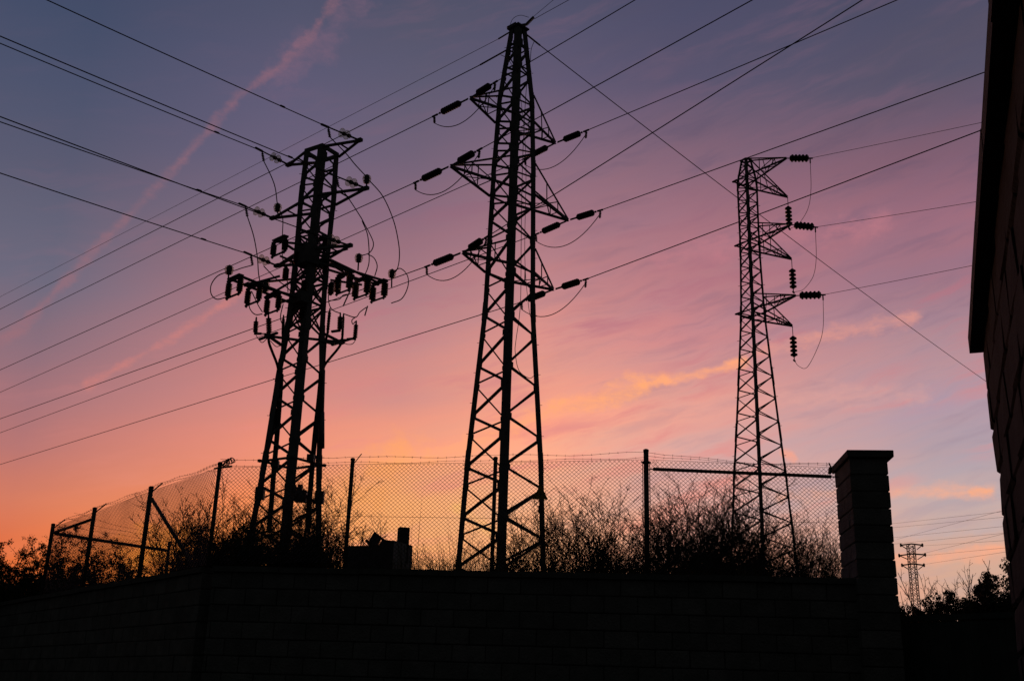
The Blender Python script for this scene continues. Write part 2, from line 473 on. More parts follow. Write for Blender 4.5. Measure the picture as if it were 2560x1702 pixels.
cm = MB(); ring_block(cm, pcen + px_r * .018, px_r, pn, PW / 2 + .05, PDp / 2 + .05, ZP - .088, ZP, .006); cm.build('cap', 'coping', pil)
print('pillar', ZP, pcen)

GD = V((.62, -.78, 0)).normalized()
g0 = pcen + px_r * (PW / 2 + .03)
for ang in range(0, 70):
    d = V((math.cos(R(-ang)), math.sin(R(-ang)), 0))
    if PL(2481, 1493, g0, d).z >= PL(2240, 1541, g0, d).z: continue
    GD = d
    break
GZ = PL(2250, 1540, g0, GD).z
gt = empty('gate', V((g0.x, g0.y, 0))); tag(gt, 'dark sheet metal gate hung between the block pillar and the stone building', 'gate')
GL = (PL(2600, 1480, g0, GD) - PL(2232, 1541, g0, GD)).length
gn_ = V((GD.y, -GD.x, 0))
a = MB(); s = .06
while s < GL - .06:
    a.box(V((g0.x, g0.y, GZ / 2)) + GD * (s + .045), GD * .047, gn_ * (.006 + (.004 if int(s * 10.7) % 2 else 0)), V((0, 0, GZ / 2 - .08))); s += .1
a.build('panel', 'gate', gt)
fr = MB()
for zz in (GZ - .03, .12): fr.box(V((g0.x, g0.y, zz)) + GD * (GL / 2), GD * (GL / 2), gn_ * .025, V((0, 0, .03)))
for s in (.03, GL - .03): fr.box(V((g0.x, g0.y, GZ / 2)) + GD * s, GD * .03, gn_ * .023, V((0, 0, GZ / 2 - .061)))
fr.build('gate_frame', 'gate', gt)
print('gate', GD, GZ, GL)

BD = V((math.sin(R(21.5)), math.cos(R(21.5)), 0))            # its long side recedes this way
bc = P(2486, 1130, 8.3); B0 = V((bc.x, bc.y, 0))              # far left corner
BN = V((-BD.y, BD.x, 0)); BN = BN if BN.x < 0 else -BN        # toward the yard
ZE = PL(2459, 864, B0, BD).z
print('eave', ZE)
bld = empty('stone_building', B0 - BD * 4); tag(bld, 'dark stone building with a thick roof edge at the right border', 'building')
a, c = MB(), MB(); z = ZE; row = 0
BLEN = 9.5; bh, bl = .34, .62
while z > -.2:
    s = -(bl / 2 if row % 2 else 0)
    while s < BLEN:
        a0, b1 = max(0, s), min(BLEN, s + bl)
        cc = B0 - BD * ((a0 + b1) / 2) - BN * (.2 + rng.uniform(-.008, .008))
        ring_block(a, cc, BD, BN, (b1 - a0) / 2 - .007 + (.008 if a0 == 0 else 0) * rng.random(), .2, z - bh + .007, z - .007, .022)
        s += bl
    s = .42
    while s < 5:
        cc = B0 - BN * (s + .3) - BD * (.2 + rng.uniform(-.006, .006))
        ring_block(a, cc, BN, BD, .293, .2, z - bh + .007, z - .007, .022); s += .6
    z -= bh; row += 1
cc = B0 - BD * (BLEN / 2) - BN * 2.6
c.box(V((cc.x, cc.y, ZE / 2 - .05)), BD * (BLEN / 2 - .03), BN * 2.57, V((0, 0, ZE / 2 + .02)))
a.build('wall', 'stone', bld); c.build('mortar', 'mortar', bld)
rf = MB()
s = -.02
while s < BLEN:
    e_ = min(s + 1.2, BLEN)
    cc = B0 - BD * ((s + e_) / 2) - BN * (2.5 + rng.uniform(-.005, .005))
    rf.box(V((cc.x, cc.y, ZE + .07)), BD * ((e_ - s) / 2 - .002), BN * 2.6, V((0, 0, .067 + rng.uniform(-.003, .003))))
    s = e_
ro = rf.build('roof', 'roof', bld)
# ------------------------------------------------------------------ fences
def barbed(mb, p, q, sag=.02, r=.0022, step=.11, wig=.012):
    n = max(4, int((q - p).length / .22))
    ph = rng.uniform(0, 6)
    pts = [p.lerp(q, i / n) - V((0, 0, 4 * sag * (i / n) * (1 - i / n) + (wig * math.sin(ph + i * 1.1) * (0 < i < n)))) for i in range(n + 1)]
    mb.tube(pts, r, 4)
    L_ = (q - p).length; a = (q - p).normalized(); s = step
    while s < L_:
        t = s / L_ * n; i = min(int(t), n - 1); c = pts[i].lerp(pts[i + 1], t - i)
        for k in range(2):
            d = V((rng.uniform(-1, 1), rng.uniform(-1, 1), rng.uniform(-1, 1)))
            d = (d - a * d.dot(a) * .6).normalized() * .016
            mb.tube([c - d, c + d], .0018, 3, caps=False)
        s += step

def chainlink(mb, p, q, zb, zt, r=.0026, cw=.056, chh=.05, zb2=None, zt2=None):
    d = V((q.x - p.x, q.y - p.y, 0)); L_ = d.length; d.normalize(); n = V((d.y, -d.x, 0)); H = zt - zb
    dz = (zt2 - zt) if zt2 is not None else 0
    sl = chh / cw; f1, f2, f3 = rng.uniform(0, 6), rng.uniform(0, 6), rng.uniform(0, 6)
    def pt(s, h, k):
        x = s; zz = zb + h + dz * s / L_
        off = (.016 * math.sin(1.9 * x + f1 + 1.3 * h) + .008 * math.sin(4.3 * x - 2.9 * h)) * min(1, h * 4) + .003 * math.sin(7 * x + f2)
        return V((p.x, p.y, 0)) + d * (x + .004 * math.sin(5 * h + f3)) + n * (off + k) + V((0, 0, zz + .006 * math.sin(2.2 * x + f2) * h / H))
    for sgn in (1, -1):
        s0 = -H / sl if sgn > 0 else 0
        s = s0
        while s < (L_ if sgn > 0 else L_ + H / sl):
            a = (s, 0.0); b = (s + sgn * H / sl, H)
            lo, hi = 0., 1.
            x0, x1 = a[0], b[0]
            for lim, up in ((0, False), (L_, True)):
                if (x1 - x0) != 0:
                    t = (lim - x0) / (x1 - x0)
                    if (x1 > x0) != up: lo = max(lo, t)
                    else: hi = min(hi, t)
            if hi - lo > .01:
                m_ = max(2, int((hi - lo) * H / .22))
                pts = [pt(x0 + (x1 - x0) * (lo + (hi - lo) * i / m_), H * (lo + (hi - lo) * i / m_), sgn * .0015) for i in range(m_ + 1)]
                mb.tube(pts, r, 3, caps=False, smooth=False)
            s += cw

def fpost(root, base, top_, r=.024, arm=None, cap=True):
    b = MB(); b.tube([base, top_], r, 10)
    if cap: b.lathe(top_, V((0, 0, 1)), [(-.004, r + .004), (.02, r + .004), (.03, r * .6)], 10)
    for k in (.12, .5, .85): 
        c = base.lerp(top_, k); b.tube([c + V((r * .9, 0, 0)), c + V((r + .018, 0, 0))], .004, 5)
    o = b.build('post', 'post', root)
    if arm is not None:
        a_ = MB(); a_.bar(top_ - V((0, 0, .07)), top_ + arm, .035, .012); a_.build('barb_arm', 'post', o)
    return o

def fz(px, py): return PL(px, py, PA, WD)
zb = ZT
FP = [(550, 1160), (882, 1150), (1239, 1147), (1615, 1128)]
tops = [fz(*q) for q in FP]
endp = fz(2086, 1166)
fence = empty('wire_fence', (tops[1] + tops[2]) / 2 - V((0, 0, 1.4)))
tag(fence, 'chain link fence with barbed wire on top of the wall facing the camera', 'fence')
arms = [None, V((.1, .03, .09)), None, None]
for t_, a_ in zip(tops, arms):
    fpost(fence, V((t_.x, t_.y, ZT + .003)), t_, .026 if t_ is not tops[3] else .032, a_)
zm = [fz(560, 1170).z, fz(882, 1161).z, fz(1239, 1157).z, fz(1615, 1149).z, fz(2080, 1169).z]
seq = tops + [endp]
for i in range(4):
    m_ = MB(); chainlink(m_, seq[i], seq[i + 1], ZT + .02, zm[i], zt2=zm[i + 1]); m_.build('wire_mesh', 'wire', fence)
bw = MB()
for i in range(4):
    for k, dzz in enumerate((-.035, .03) if i < 3 else (-.02, .03)):
        a = V((seq[i].x, seq[i].y, zm[i] + .07 + dzz)); b = V((seq[i + 1].x, seq[i + 1].y, zm[i + 1] + .07 + dzz))
        if i == 0 and k: a.z += .02
        if i == 2 and k: b.z = tops[3].z - .01
        if i == 3 and k: a.z = tops[3].z - .01; b.z = fz(2080, 1164).z
        barbed(bw, a, b, .035 if i == 3 else .015)
bw.build('barbed_wire', 'wire', fence)
tw = MB()
for i in range(4):
    for za, zc in ((zm[i] + .004, zm[i + 1] + .004), (fz(960, 1291).z, fz(2090, 1306).z if i == 3 else fz(960, 1291).z)):
        tw.tube([V((seq[i].x, seq[i].y, za)), V((seq[i + 1].x, seq[i + 1].y, zc))], .0022, 4)
tw.build('tension_wire', 'wire', fence)
rl = MB(); a = fz(1632, 1174); b = fz(2076, 1193)
a -= pn * .045; b -= pn * .045
rl.tube([a, b], .021, 10); rl.tube([fz(1618, 1174), a], .008, 6); rl.tube([b, b + px_r * .09], .008, 6)
rl.build('rail', 'post', fence)
tg = MB()      # lump of coiled wire and clamps on the corner post, clamps on the tall post and at the pillar
c0 = tops[0]
for k in range(7):
    cc = c0 + V((.05 + .018 * k, .0, .01 + .008 * k)); ln = .03 + .012 * rng.random()
    ax = V((rng.uniform(-1, 1), rng.uniform(-1, 1), rng.uniform(-.4, .4))).normalized(); u, w_ = perp(ax)
    tg.tube([cc + (u * math.cos(t * .7) + w_ * math.sin(t * .7)) * ln for t in range(10)], .006, 4)
tg.bar(c0 + V((-.07, 0, -.06)), c0 + V((.16, 0, -.02)), .02, .02); tg.bar(c0 + V((.0, 0, -.04)), c0 + V((.14, 0, .09)), .03, .012)
tg.build('clamp', 'post', fence); tg = MB()
c3 = tops[3]
tg.lathe(c3 - V((0, 0, .16)), V((0, 0, 1)), [(0, .034), (.01, .045), (.03, .045), (.04, .034)], 10)
tg.bar(c3 + V((-.06, 0, -.14)), c3 + V((.06, 0, -.14)), .02, .02)
for s in (-.035, .035): tg.tube([c3 + V((s * 1.25, 0, -.14)), V((c3.x + s * 1.25, c3.y, ZT + .01))], .005, 5)
tg.build('clamp', 'post', fence); tg = MB()
pp = fz(2072, 1157); tg.bar(pp, fz(2079, 1170), .02, .012)
tg.bar(fz(2076, 1168), fz(2074, 1184), .05, .03)
tg.build('clamp', 'post', fence)

def lz(px, py): return PL(px, py, WC + LD * .1, LD)
LT = [lz(378, 1220), lz(237, 1272), lz(133, 1312)]
f2 = empty('wire_fence', LT[0] - V((0, 0, 1.4))); tag(f2, 'chain link fence wing receding left along the lower wall with angled barbed wire arms', 'fence')
s2 = [V((tops[0].x, tops[0].y, tops[0].z)) - V((.03, -.02, 0))] + LT
AZ = [.03, .03, .03]
for t_ in LT: 
    d_ = V((.17, .02, .10)) * (t_.y / 17.5)
    fpost(f2, V((t_.x, t_.y, ZT + .003)), t_, .034, d_)
for i in range(3):
    m_ = MB(); chainlink(m_, s2[i] + V((0, 0, 0)), s2[i + 1], ZT + .02, s2[i].z - .05, zt2=s2[i + 1].z - .05, r=.0026); m_.build('wire_mesh', 'wire', f2)
bw = MB()
for i in range(3):
    for k in (.45, 1.0):
        o_ = V((.17, .02, .10)) * k
        barbed(bw, s2[i] + (o_ if i else V((.12, 0, .06)) * k), s2[i + 1] + o_, .03 if k < 1 else .01)
bw.build('barbed_wire', 'wire', f2)
br = MB(); br.tube([lz(379, 1246), lz(476, 1402)], .026, 8); br.build('brace', 'post', f2)
br = MB(); br.tube([lz(135, 1331), lz(232, 1297)], .026, 8); br.build('brace', 'post', f2)
tw = MB()
for i in range(3): tw.tube([s2[i] - V((0, 0, .046)), s2[i + 1] - V((0, 0, .046))], .0025, 4); tw.tube([s2[i] - V((0, 0, .75)), s2[i + 1] - V((0, 0, .75))], .0025, 4)
tw.build('tension_wire', 'wire', f2)

r0 = LT[2]; kk = P(424, 1356, r0.y * 1.09)
f3 = empty('wire_fence', V((kk.x, kk.y, TZ))); tag(f3, 'short return of chain link fence behind the left wing with one low post', 'fence')
fpost(f3, V((kk.x, kk.y, TZ)), kk, .03, V((.12, .05, .12)))
m_ = MB(); chainlink(m_, r0, kk, TZ + .05, r0.z - .08, zt2=kk.z - .04, r=.0026); m_.build('wire_mesh', 'wire', f3)
rl = MB(); rl.tube([P(137, 1333, r0.y), P(420, 1376, kk.y)], .03, 8); rl.build('rail', 'post', f3)
bw = MB()
for k in range(3): barbed(bw, r0 + V((.1 + .12 * k, 0, .03 + .1 * k)), kk + V((.03 + .04 * k, 0, .02 + .04 * k)), .03)
bw.build('barbed_wire', 'wire', f3)

# ------------------------------------------------------------------ concrete housing, its flue, the tilted block
HD = 15.2
ha, hbk = P(868, 1366, HD + .1), P(983, 1366, HD - .15)
hr = P(1031, 1372, HD + .35)
hut = empty('concrete_housing', V((hbk.x, hbk.y, TZ))); tag(hut, 'low concrete housing with a square flue standing behind the wall', 'outbuilding')
bt = TZ - .1
body = MB()
ru = (V((hr.x, hr.y, 0)) - V((hbk.x, hbk.y, 0)))
lu = (V((ha.x, ha.y, 0)) - V((hbk.x, hbk.y, 0)))
ridge = [P(868, 1364, HD + .1).z, P(944, 1364, HD).z, P(962, 1353, HD).z, P(983, 1350, HD - .15).z]
fr_ = [1.0, (983 - 944) / 115, (983 - 962) / 115, 0]
ft = [V((hbk.x, hbk.y, 0)) + lu * f_ + V((0, 0, z_)) for f_, z_ in zip(fr_, ridge)]
bkv = V((ru.x, ru.y, 0)) * 1.0
rz = P(1020, 1362, HD + .3).z
ft2 = [p + bkv for p in ft]
b0 = [V((hbk.x, hbk.y, bt)) + lu, V((hbk.x, hbk.y, bt))]
body.face(b0[0], b0[1], ft[3], ft[2], ft[1], ft[0])
body.face(b0[1] + bkv, b0[0] + bkv, *[V((p.x, p.y, min(p.z, rz))) for p in ft2])
tp = [V((p.x, p.y, min(p.z, rz))) for p in ft2]
for i in range(3): body.face(ft[i], ft[i + 1], tp[i + 1], tp[i])
body.face(b0[0] + bkv, b0[0], ft[0], tp[0])
body.build('body', 'darkconc', hut)
rd = MB(); nrm_ = V((ru.y, -ru.x, 0)).normalized()
q0 = V((hbk.x, hbk.y, 0)) + nrm_ * .004
rd.face(q0 + V((0, 0, bt)), q0 + ru + V((0, 0, bt)), q0 + ru + V((0, 0, P(1029, 1372, HD + .35).z)), q0 + ru * .8 + V((0, 0, P(1020, 1361, HD + .28).z)), q0 + V((0, 0, ridge[3])))
rd.build('rendered_side', 'rubble', hut)
fl = MB(); fc = P(1008, 1345, HD + .25); fc2 = P(1008, 1319, HD + .25)
fl.box(V((fc.x, fc.y, (fc.z - .35 + fc2.z) / 2)), V((.072, .02, 0)), V((-.02, .072, 0)), V((0, 0, (fc2.z - fc.z + .35) / 2)))
fl.build('flue', 'darkconc', hut)
tbm = MB(); D_ = HD + .1
def slab(pl, d0, d1, mbx):
    f_ = [P(x, y, d0) for x, y in pl]; b_ = [p + V((0, d1 - d0, 0)) for p in f_]
    mbx.ext(V((0, 0, 0)), V((0, 0, 0)), f_, b_)
slab([(923, 1349), (936, 1327.5), (951.5, 1339.5), (948.5, 1344), (940, 1358), (938, 1364), (926, 1364)], D_, D_ + .22, tbm)
slab([(951.7, 1340), (964, 1348.5), (976, 1351), (976, 1364), (945.5, 1364), (947.5, 1360), (955.5, 1347), (949, 1344)], D_ + .003, D_ + .217, tbm)
slab([(911.5, 1351), (917, 1346), (924, 1352), (924, 1363), (919, 1360)], D_ + .002, D_ + .2, tbm)
tb = tbm.build('hollow_block', 'darkconc', None, P(940, 1350, D_)); tag(tb, 'tilted hollow concrete block lying on top of the low housing', 'block')

# ------------------------------------------------------------------ pylons
S2 = math.sqrt(.5)
LEGDIR = [V((-1, 0, 0)), V((0, -1, 0)), V((1, 0, 0)), V((0, 1, 0))]      # left, front, right, back

class Tower:
    def __init__(s, name, D, prof, nodes, base_z, label, group, legw, bt, brw):
        s.D = D
        pts = []
        for y, xl, xr in prof:
            a, b = P(xl, y, D), P(xr, y, D)
            pts.append(((a.z + b.z) / 2, (b.x - a.x) / 2 + legw * .3, (a.x + b.x) / 2))
        pts.sort()
        s.prof = [(z, r) for z, r, _ in pts]
        s.xm = sum(p[2] for p in pts) / len(pts)
        ro_ = Matrix.Rotation(-math.atan2(s.xm, D), 3, 'Z'); s.ld = [ro_ @ v_ for v_ in LEGDIR]
        s.a1, s.a2 = ro_ @ V((S2, S2, 0)), ro_ @ V((S2, -S2, 0))
        print(name, 'axis', [round(p[2], 2) for p in pts], 'z', [round(p[0], 2) for p in pts], 'r', [round(p[1], 2) for p in pts])
        s.ax = V((s.xm, D, 0)); s.zt = pts[-1][0]; s.zb = base_z
        s.root = empty(name, V((s.xm, D, base_z))); tag(s.root, label, 'pylon', group)
        s.legw = legw; s.brw = brw
        zs = sorted([base_z] + [z for z, _ in s.prof if z > base_z + .3])
        for i in range(4):
            mb = MB(); u = (s.ld[(i + 1) % 4] - s.ld[i]).normalized(); v = (s.ld[i - 1] - s.ld[i]).normalized()
            if u.cross(v).z < 0: pass
            for z0, z1 in zip(zs, zs[1:]):
                mb.ell(s.leg(i, z0), s.leg(i, z1) , u, v, legw, bt)
            # splice plates and step bolts
            for z in zs[1:-1]:
                mb.ell(s.leg(i, z - .35) + s.ld[i] * .012, s.leg(i, z + .35) + s.ld[i] * .012, u, v, legw * .98, bt)
            z = base_z + 3
            k = 0
            while i in (0, 2) and z < s.zt - .5:
                if k % 2 == 0:
                    p = s.leg(i, z); mb.tube([p, p + s.ld[i] * .07], .009, 5)
                k += 1; z += .55
            mb.build('leg', 'steel', s.root)
        s.node_z = sorted(s.zpx(y) for y in nodes)
        PH = {(0, 1): (0, .53), (1, 2): (-.11, .09 + .5), (2, 3): (.6, .21), (3, 0): (.12, .62)}
        for fi, ((i, j), (pi, pj)) in enumerate(PH.items()):
            mb = MB(); nrm = (s.ld[i] + s.ld[j]).normalized()
            w = brw if fi < 2 else brw * .7
            K = len(s.node_z)
            seq = sorted([(k + pi, i) for k in range(-1, K + 1)] + [(k + pj, j) for k in range(-1, K + 1)])
            pts_ = []
            for k, leg in seq:
                z = s.lev(k)
                if base_z - .5 < z < s.zt - .02: pts_.append((leg, z))
            for l0, z0 in pts_:
                up_ = (s.leg(l0, z0 + .3) - s.leg(l0, z0)).normalized(); ot = s.ld[j] - s.ld[i] if l0 == i else s.ld[i] - s.ld[j]
                ot.normalize(); c_ = s.leg(l0, z0) + ot * (legw * .9) - nrm * .006
                mb.box(c_, ot * (w * 1.1), up_ * (w * 1.3), nrm * .005)
            for (l0, z0), (l1, z1) in zip(pts_, pts_[1:]):
                if l0 == l1: continue
                p, q = s.leg(l0, z0), s.leg(l1, z1)
                off = nrm * -.02
                a_ = (q - p).normalized()
                mb.bar(p + off, q + off, w, .012, nrm)
                mb.bar(p + off - nrm * (w * .4) + a_.cross(nrm) * (w / 2), q + off - nrm * (w * .4) + a_.cross(nrm) * (w / 2), w * .8, .010, a_.cross(nrm))
            mb.build('bracing', 'steel', s.root)
    def zpx(s, y):
        # height of the left leg where the photograph shows row y
        lo, hi = -2., 60.
        for _ in range(50):
            m_ = (lo + hi) / 2; q = s.leg(0, m_)
            d = q - EYE; b = d.dot(Y) / -d.dot(Z)
            yy = 851 - b * F
            if yy > y: lo = m_
            else: hi = m_
        return lo
    def zrow(s, i, y):
        lo, hi = -2., 60.
        for _ in range(50):
            m_ = (lo + hi) / 2; d = s.leg(i, m_) - EYE
            if 851 + d.dot(Y) / d.dot(Z) * F > y: lo = m_
            else: hi = m_
        return lo
    def lev(s, k):
        n = len(s.node_z); i = max(0, min(n - 2, int(math.floor(k)))); return s.node_z[i] + (s.node_z[i + 1] - s.node_z[i]) * (k - i)
    def r(s, z):
        pr = s.prof
        if z <= pr[0][0]: i = 0
        elif z >= pr[-1][0]: i = len(pr) - 2
        else: i = max(k for k in range(len(pr) - 1) if pr[k][0] <= z)
        (z0, r0), (z1, r1) = pr[i], pr[i + 1]
        return max(.05, r0 + (r1 - r0) * (z - z0) / (z1 - z0))
    def leg(s, i, z): return s.ax + s.ld[i] * s.r(z) + V((0, 0, z))

    def ring(s, z, w, name='ring'):
        mb = MB()
        for i in range(4):
            p, q = s.leg(i, z), s.leg((i + 1) % 4, z); mb.bar(p, q, w, .012, (s.ld[i] + s.ld[(i + 1) % 4]).normalized())
        return mb

    def arm(s, tip, legs, zc, zt, w, sub=2, far=None):
        """lattice arm: two level chords and two ties meeting at the tip"""
        mb = MB()
        d = V((tip.x - s.ax.x, tip.y - s.ax.y, 0)).normalized()
        sd_ = V((-d.y, d.x, 0))
        A, B = [s.leg(i, zc) for i in legs]; Ct, Dt = [s.leg(i, zt) for i in legs]
        for a, t in ((A, Ct), (B, Dt)):
            mb.bar(a, tip, w * 1.15, .014, sd_); mb.bar(a - V((0, 0, w * .5)), tip - V((0, 0, w * .5)), w * .9, .012, V((0, 0, 1)))
            mb.bar(t, tip + V((0, 0, .03)), w * .8, .03, sd_)
            for k in range(1, sub + 1):
                f_ = k / (sub + 1)
                mb.bar(a.lerp(tip, f_), t.lerp(tip, f_), w * .45, .02, sd_)
                if k > 1: mb.bar(a.lerp(tip, (k - 1) / (sub + 1)), t.lerp(tip, f_), w * .45, .02, sd_)
        for k in range(0, sub + 1):
            f_, f2_ = k / (sub + 1), (k + 1) / (sub + 1)
            p, q = (A, B) if k % 2 else (B, A)
            mb.bar(p.lerp(tip, f_), q.lerp(tip, f2_ * .98), w * .45, .02, V((0, 0, 1)))
            if k: mb.bar(A.lerp(tip, f_), B.lerp(tip, f_), w * .45, .02, V((0, 0, 1)))
        # chords run on across the tower faces
        for (li, lj) in ((legs[0], far[0]), (legs[1], far[1])) if far else ():
            mb.bar(s.leg(li, zc), s.leg(lj, zc), w, .014, (s.ld[li] + s.ld[lj]).normalized())
        return mb

# ---- central pylon
ctl_label = 'tall lattice pylon in the middle with six arms and dark cylindrical insulators'
CT = Tower('pylon', 36.0,
           [(1430, 1146, 1363), (1153, 1170, 1356), (780, 1212, 1334), (420, 1234, 1335), (250, 1247, 1331), (75, 1273, 1308)],
           [1545, 1418, 1292, 1167, 1041, 915, 788, 681, 550, 488, 412, 358, 303, 238, 165, 105],
           TZ, ctl_label, 'lattice pylons', .22, .022, .085)
D1 = V((-S2, S2, 0))            # run of its line: away to the left
A1 = V((S2, S2, 0))             # run of its arms: right arm farther away

def string_insulator(root, tip, end, jump=True):
    """strain string from arm tip to conductor clamp"""
    a = (end - tip); L_ = a.length; a.normalize()
    hw = MB()
    hw.bar(tip - a * .02, tip + a * (.2 * L_), .07, .02, V((0, 0, 1)).cross(a)); hw.tube([tip, tip + a * L_ * .3], .012, 6)
    hw.lathe(tip + a * .19 * L_, a, [(0, .02), (.01, .05), (.03, .05), (.05, .02)], 8)
    ins = MB()
    n = 8; p0 = tip + a * (.25 * L_); bl_ = .50 * L_
    ins.lathe(p0, a, disc_profile(bl_ / n, n, .132, .112), 14)
    q = tip + a * (.74 * L_)
    cl_ = MB()
    hw_, hw = hw, cl_
    hw.tube([q, end], .014, 6); hw.lathe(tip + a * .82 * L_, a, [(0, .012), (.015, .045), (.04, .045), (.06, .012)], 8)
    hw.bar(tip + a * (.9 * L_), end + a * .12, .06, .05)
    o = ins.build('insulator', 'porcelain', root); hw_.build('fitting', 'steel', o)
    drop = end + V((0, 0, -.32)) + a * -.03
    hw.tube([end, drop], .026, 6)
    for k in range(4): hw.lathe(end.lerp(drop, .2 + .2 * k), V((0, 0, -1)), [(0, .026), (.01, .05), (.03, .05), (.04, .026)], 8)
    hw.build('clamp', 'steel', o)
    return drop

def wire(name_label, pts, r, group, cat='power line'):
    mb = MB(); mb.tube(pts, r, 6)
    o = mb.build('power_line', 'wire', None, pts[0]); tag(o, name_label, cat, group); return o

arms = {  # tip, left clamp, right clamp, left wire end, right wire end
    ('upper', 'left'): ((1175, 245), (1086, 290), (1238, 206), (0, 824), (1587, 0)),
    ('middle', 'left'): ((1126, 415), (1039, 456), (1199, 374), (0, 924), (1880, 0)),
    ('lowest', 'left'): ((1156, 631), (1067, 666), (1216, 593), (0, 1046), (2155, 0)),
    ('upper', 'right'): ((1389, 358), (1313, 396), (1466, 327), (0, 980), (2242, 0)),
    ('middle', 'right'): ((1421, 551), (1340, 586), (1501, 526), (0, 1081), (2470, 177)),
    ('lowest', 'right'): ((1384, 724), (1304, 755), (1465, 698), (0, 1160), (2455, 324)),
}
zc_px = {'upper': 303, 'middle': 488, 'lowest': 681}; zt_px = {'upper': 238, 'middle': 412, 'lowest': 622}
for (lv, side), (tp_, lc, rc_, lw, rw) in arms.items():
    d = CT.a1 if side == 'right' else -CT.a1
    tip = PL(*tp_, CT.ax, d)
    zc, zt = CT.zpx(zc_px[lv]), CT.zpx(zt_px[lv])
    if side == 'left': print(lv, 'tips', tip.z, PL(*arms[(lv, 'right')][0], CT.ax, A1).z, 'chord', zc)
    if side == 'left': legs, far = (1, 0), (2, 3)
    else: legs, far = (2, 3), (1, 0)
    ar = CT.arm(tip, legs, tip.z - .02, tip.z + (zt - zc), .085, 2, far if side == 'left' else None).build('crossarm', 'steel', CT.root)
    e1, e2 = PL(*lc, tip, D1), PL(*rc_, tip, D1)
    j1, j2 = string_insulator(ar, tip + D1 * .12, e1), string_insulator(ar, tip - D1 * .12, e2)
    jm = MB(); jp = [j1 + (j2 - j1) * (i / 16) + V((0, 0, -.70 * (1 - (2 * i / 16 - 1) ** 2) + .16 * (i / 16))) for i in range(17)]
    jm.tube(jp, .016, 6); jm.build('jumper_wire', 'wire', ar)
    q1 = PL(*lw, tip, D1); q2 = PL(*rw, tip, D1)
    q1 = e1 + (q1 - e1) * 1.6; q2 = e2 + (q2 - e2) * 1.25
    wire('conductor from the %s %s arm of the central pylon down to the left edge' % (lv, side), sagline(e1, q1, 0.02), .017, 'conductors of the central pylon')
    wire('conductor from the %s %s arm of the central pylon rising to the right' % (lv, side), sagline(e2, q2, 0.02), .0165, 'conductors of the central pylon')

pk = MB(); ztop = CT.zt
capz = P(1290, 62, 36).z
for i in range(4):
    pk.bar(CT.leg(i, ztop), CT.leg((i + 1) % 4, ztop), .1, .05, V((0, 0, 1)))
pk.box(V((CT.ax.x, 36, ztop + .03)), V((.2, .2, 0)) * 1.1, V((.2, -.2, 0)) * 1.1, V((0, 0, .03)))
pr = P(1316, 62, 36.1); pe = P(1334, 44, 36.1)
pk.bar(P(1290, 66, 36), pr, .09, .08); pk.bar(pr, pe, .1, .09)
pk.bar(P(1268, 70, 36), P(1290, 58, 36), .09, .06)
for z in (CT.zpx(121), CT.zpx(178)):
    pk.v += []; rg = CT.ring(z, .07); b_ = len(pk.v); pk.v += rg.v; pk.f += [tuple(i + b_ for i in f_) for f_ in rg.f]; pk.sm += rg.sm
pk.build('peak_cap', 'steel', CT.root)
ew = MB()
ew.tube(spline([P(1274, 68, 36), P(1282, 48, 36), P(1300, 39, 36), P(1322, 44, 36.1)]), .010, 5)
ew.tube([P(1276, 80, 36), P(1246, 98, 36)], .03, 6); ew.tube([P(1268, 125, 36), P(1200, 163, 36)], .032, 6)
ew.tube(spline([P(1252, 138, 35.8), P(1268, 146, 35.5), P(1279, 162, 35.2)]), .012, 5)
ew.tube([P(1315, 86, 36.2), P(1350, 114, 36.6)], .035, 6)
ew.tube(spline([P(1335, 105, 36), P(1328, 125, 36), P(1325, 160, 36), P(1318, 190, 36)]), .012, 5)
ew.build('earth_clamp', 'wire', CT.root)
dl = MB()
dl.tube(spline([P(1319, 180, 36.1), P(1312, 280, 36.1), P(1306, 420, 36.1), P(1303, 600, 36.1), P(1301, 760, 36.1), P(1290, 850, 36.1), P(1288, 880, 36.1), P(1297, 925, 36.1), P(1322, 945, 36.1), P(1334, 940, 36.2)]), .012, 5)
dl.tube(spline([P(1295, 200, 36.4), P(1308, 300, 36.4), P(1315, 420, 36.4), P(1312, 640, 36.4), P(1322, 770, 36.4), P(1330, 800, 36.3)]), .010, 5)
dl.build('downlead', 'rubber', CT.root)
ax_t = V((CT.ax.x, 36, 0))
def far_wire(a, b, d, D0, ext, r, label, group, sag=0.0):
    p = P(*a, D0); q = PL(*b, p, d); q = p + (q - p) * ext
    return wire(label, sagline(p, q, sag), r, group)
far_wire((1248, 97), (0, 742), D1, 36, 1.6, .010, 'thin earth wire from the peak of the central pylon down to the left edge', 'earth wires')
far_wire((1200, 163), (0, 773), D1, 36, 1.6, .019, 'thicker earth cable from just below the peak of the central pylon to the left edge', 'earth wires')
far_wire((1334, 42), (1384, 0), D1, 36.1, 2.0, .009, 'thin steep earth wire leaving the peak of the central pylon upward', 'earth wires')
far_wire((1336, 48), (1423, 0), D1, 36.1, 2.0, .011, 'earth wire leaving the peak of the central pylon to the upper right', 'earth wires')
GYD = V((math.sin(R(40)), math.cos(R(40)), 0))
far_wire((1350, 114), (2468, 946), GYD, 36.6, 1.3, .019, 'long earth cable sloping from the central pylon peak down to the right building', 'earth wires', .45)

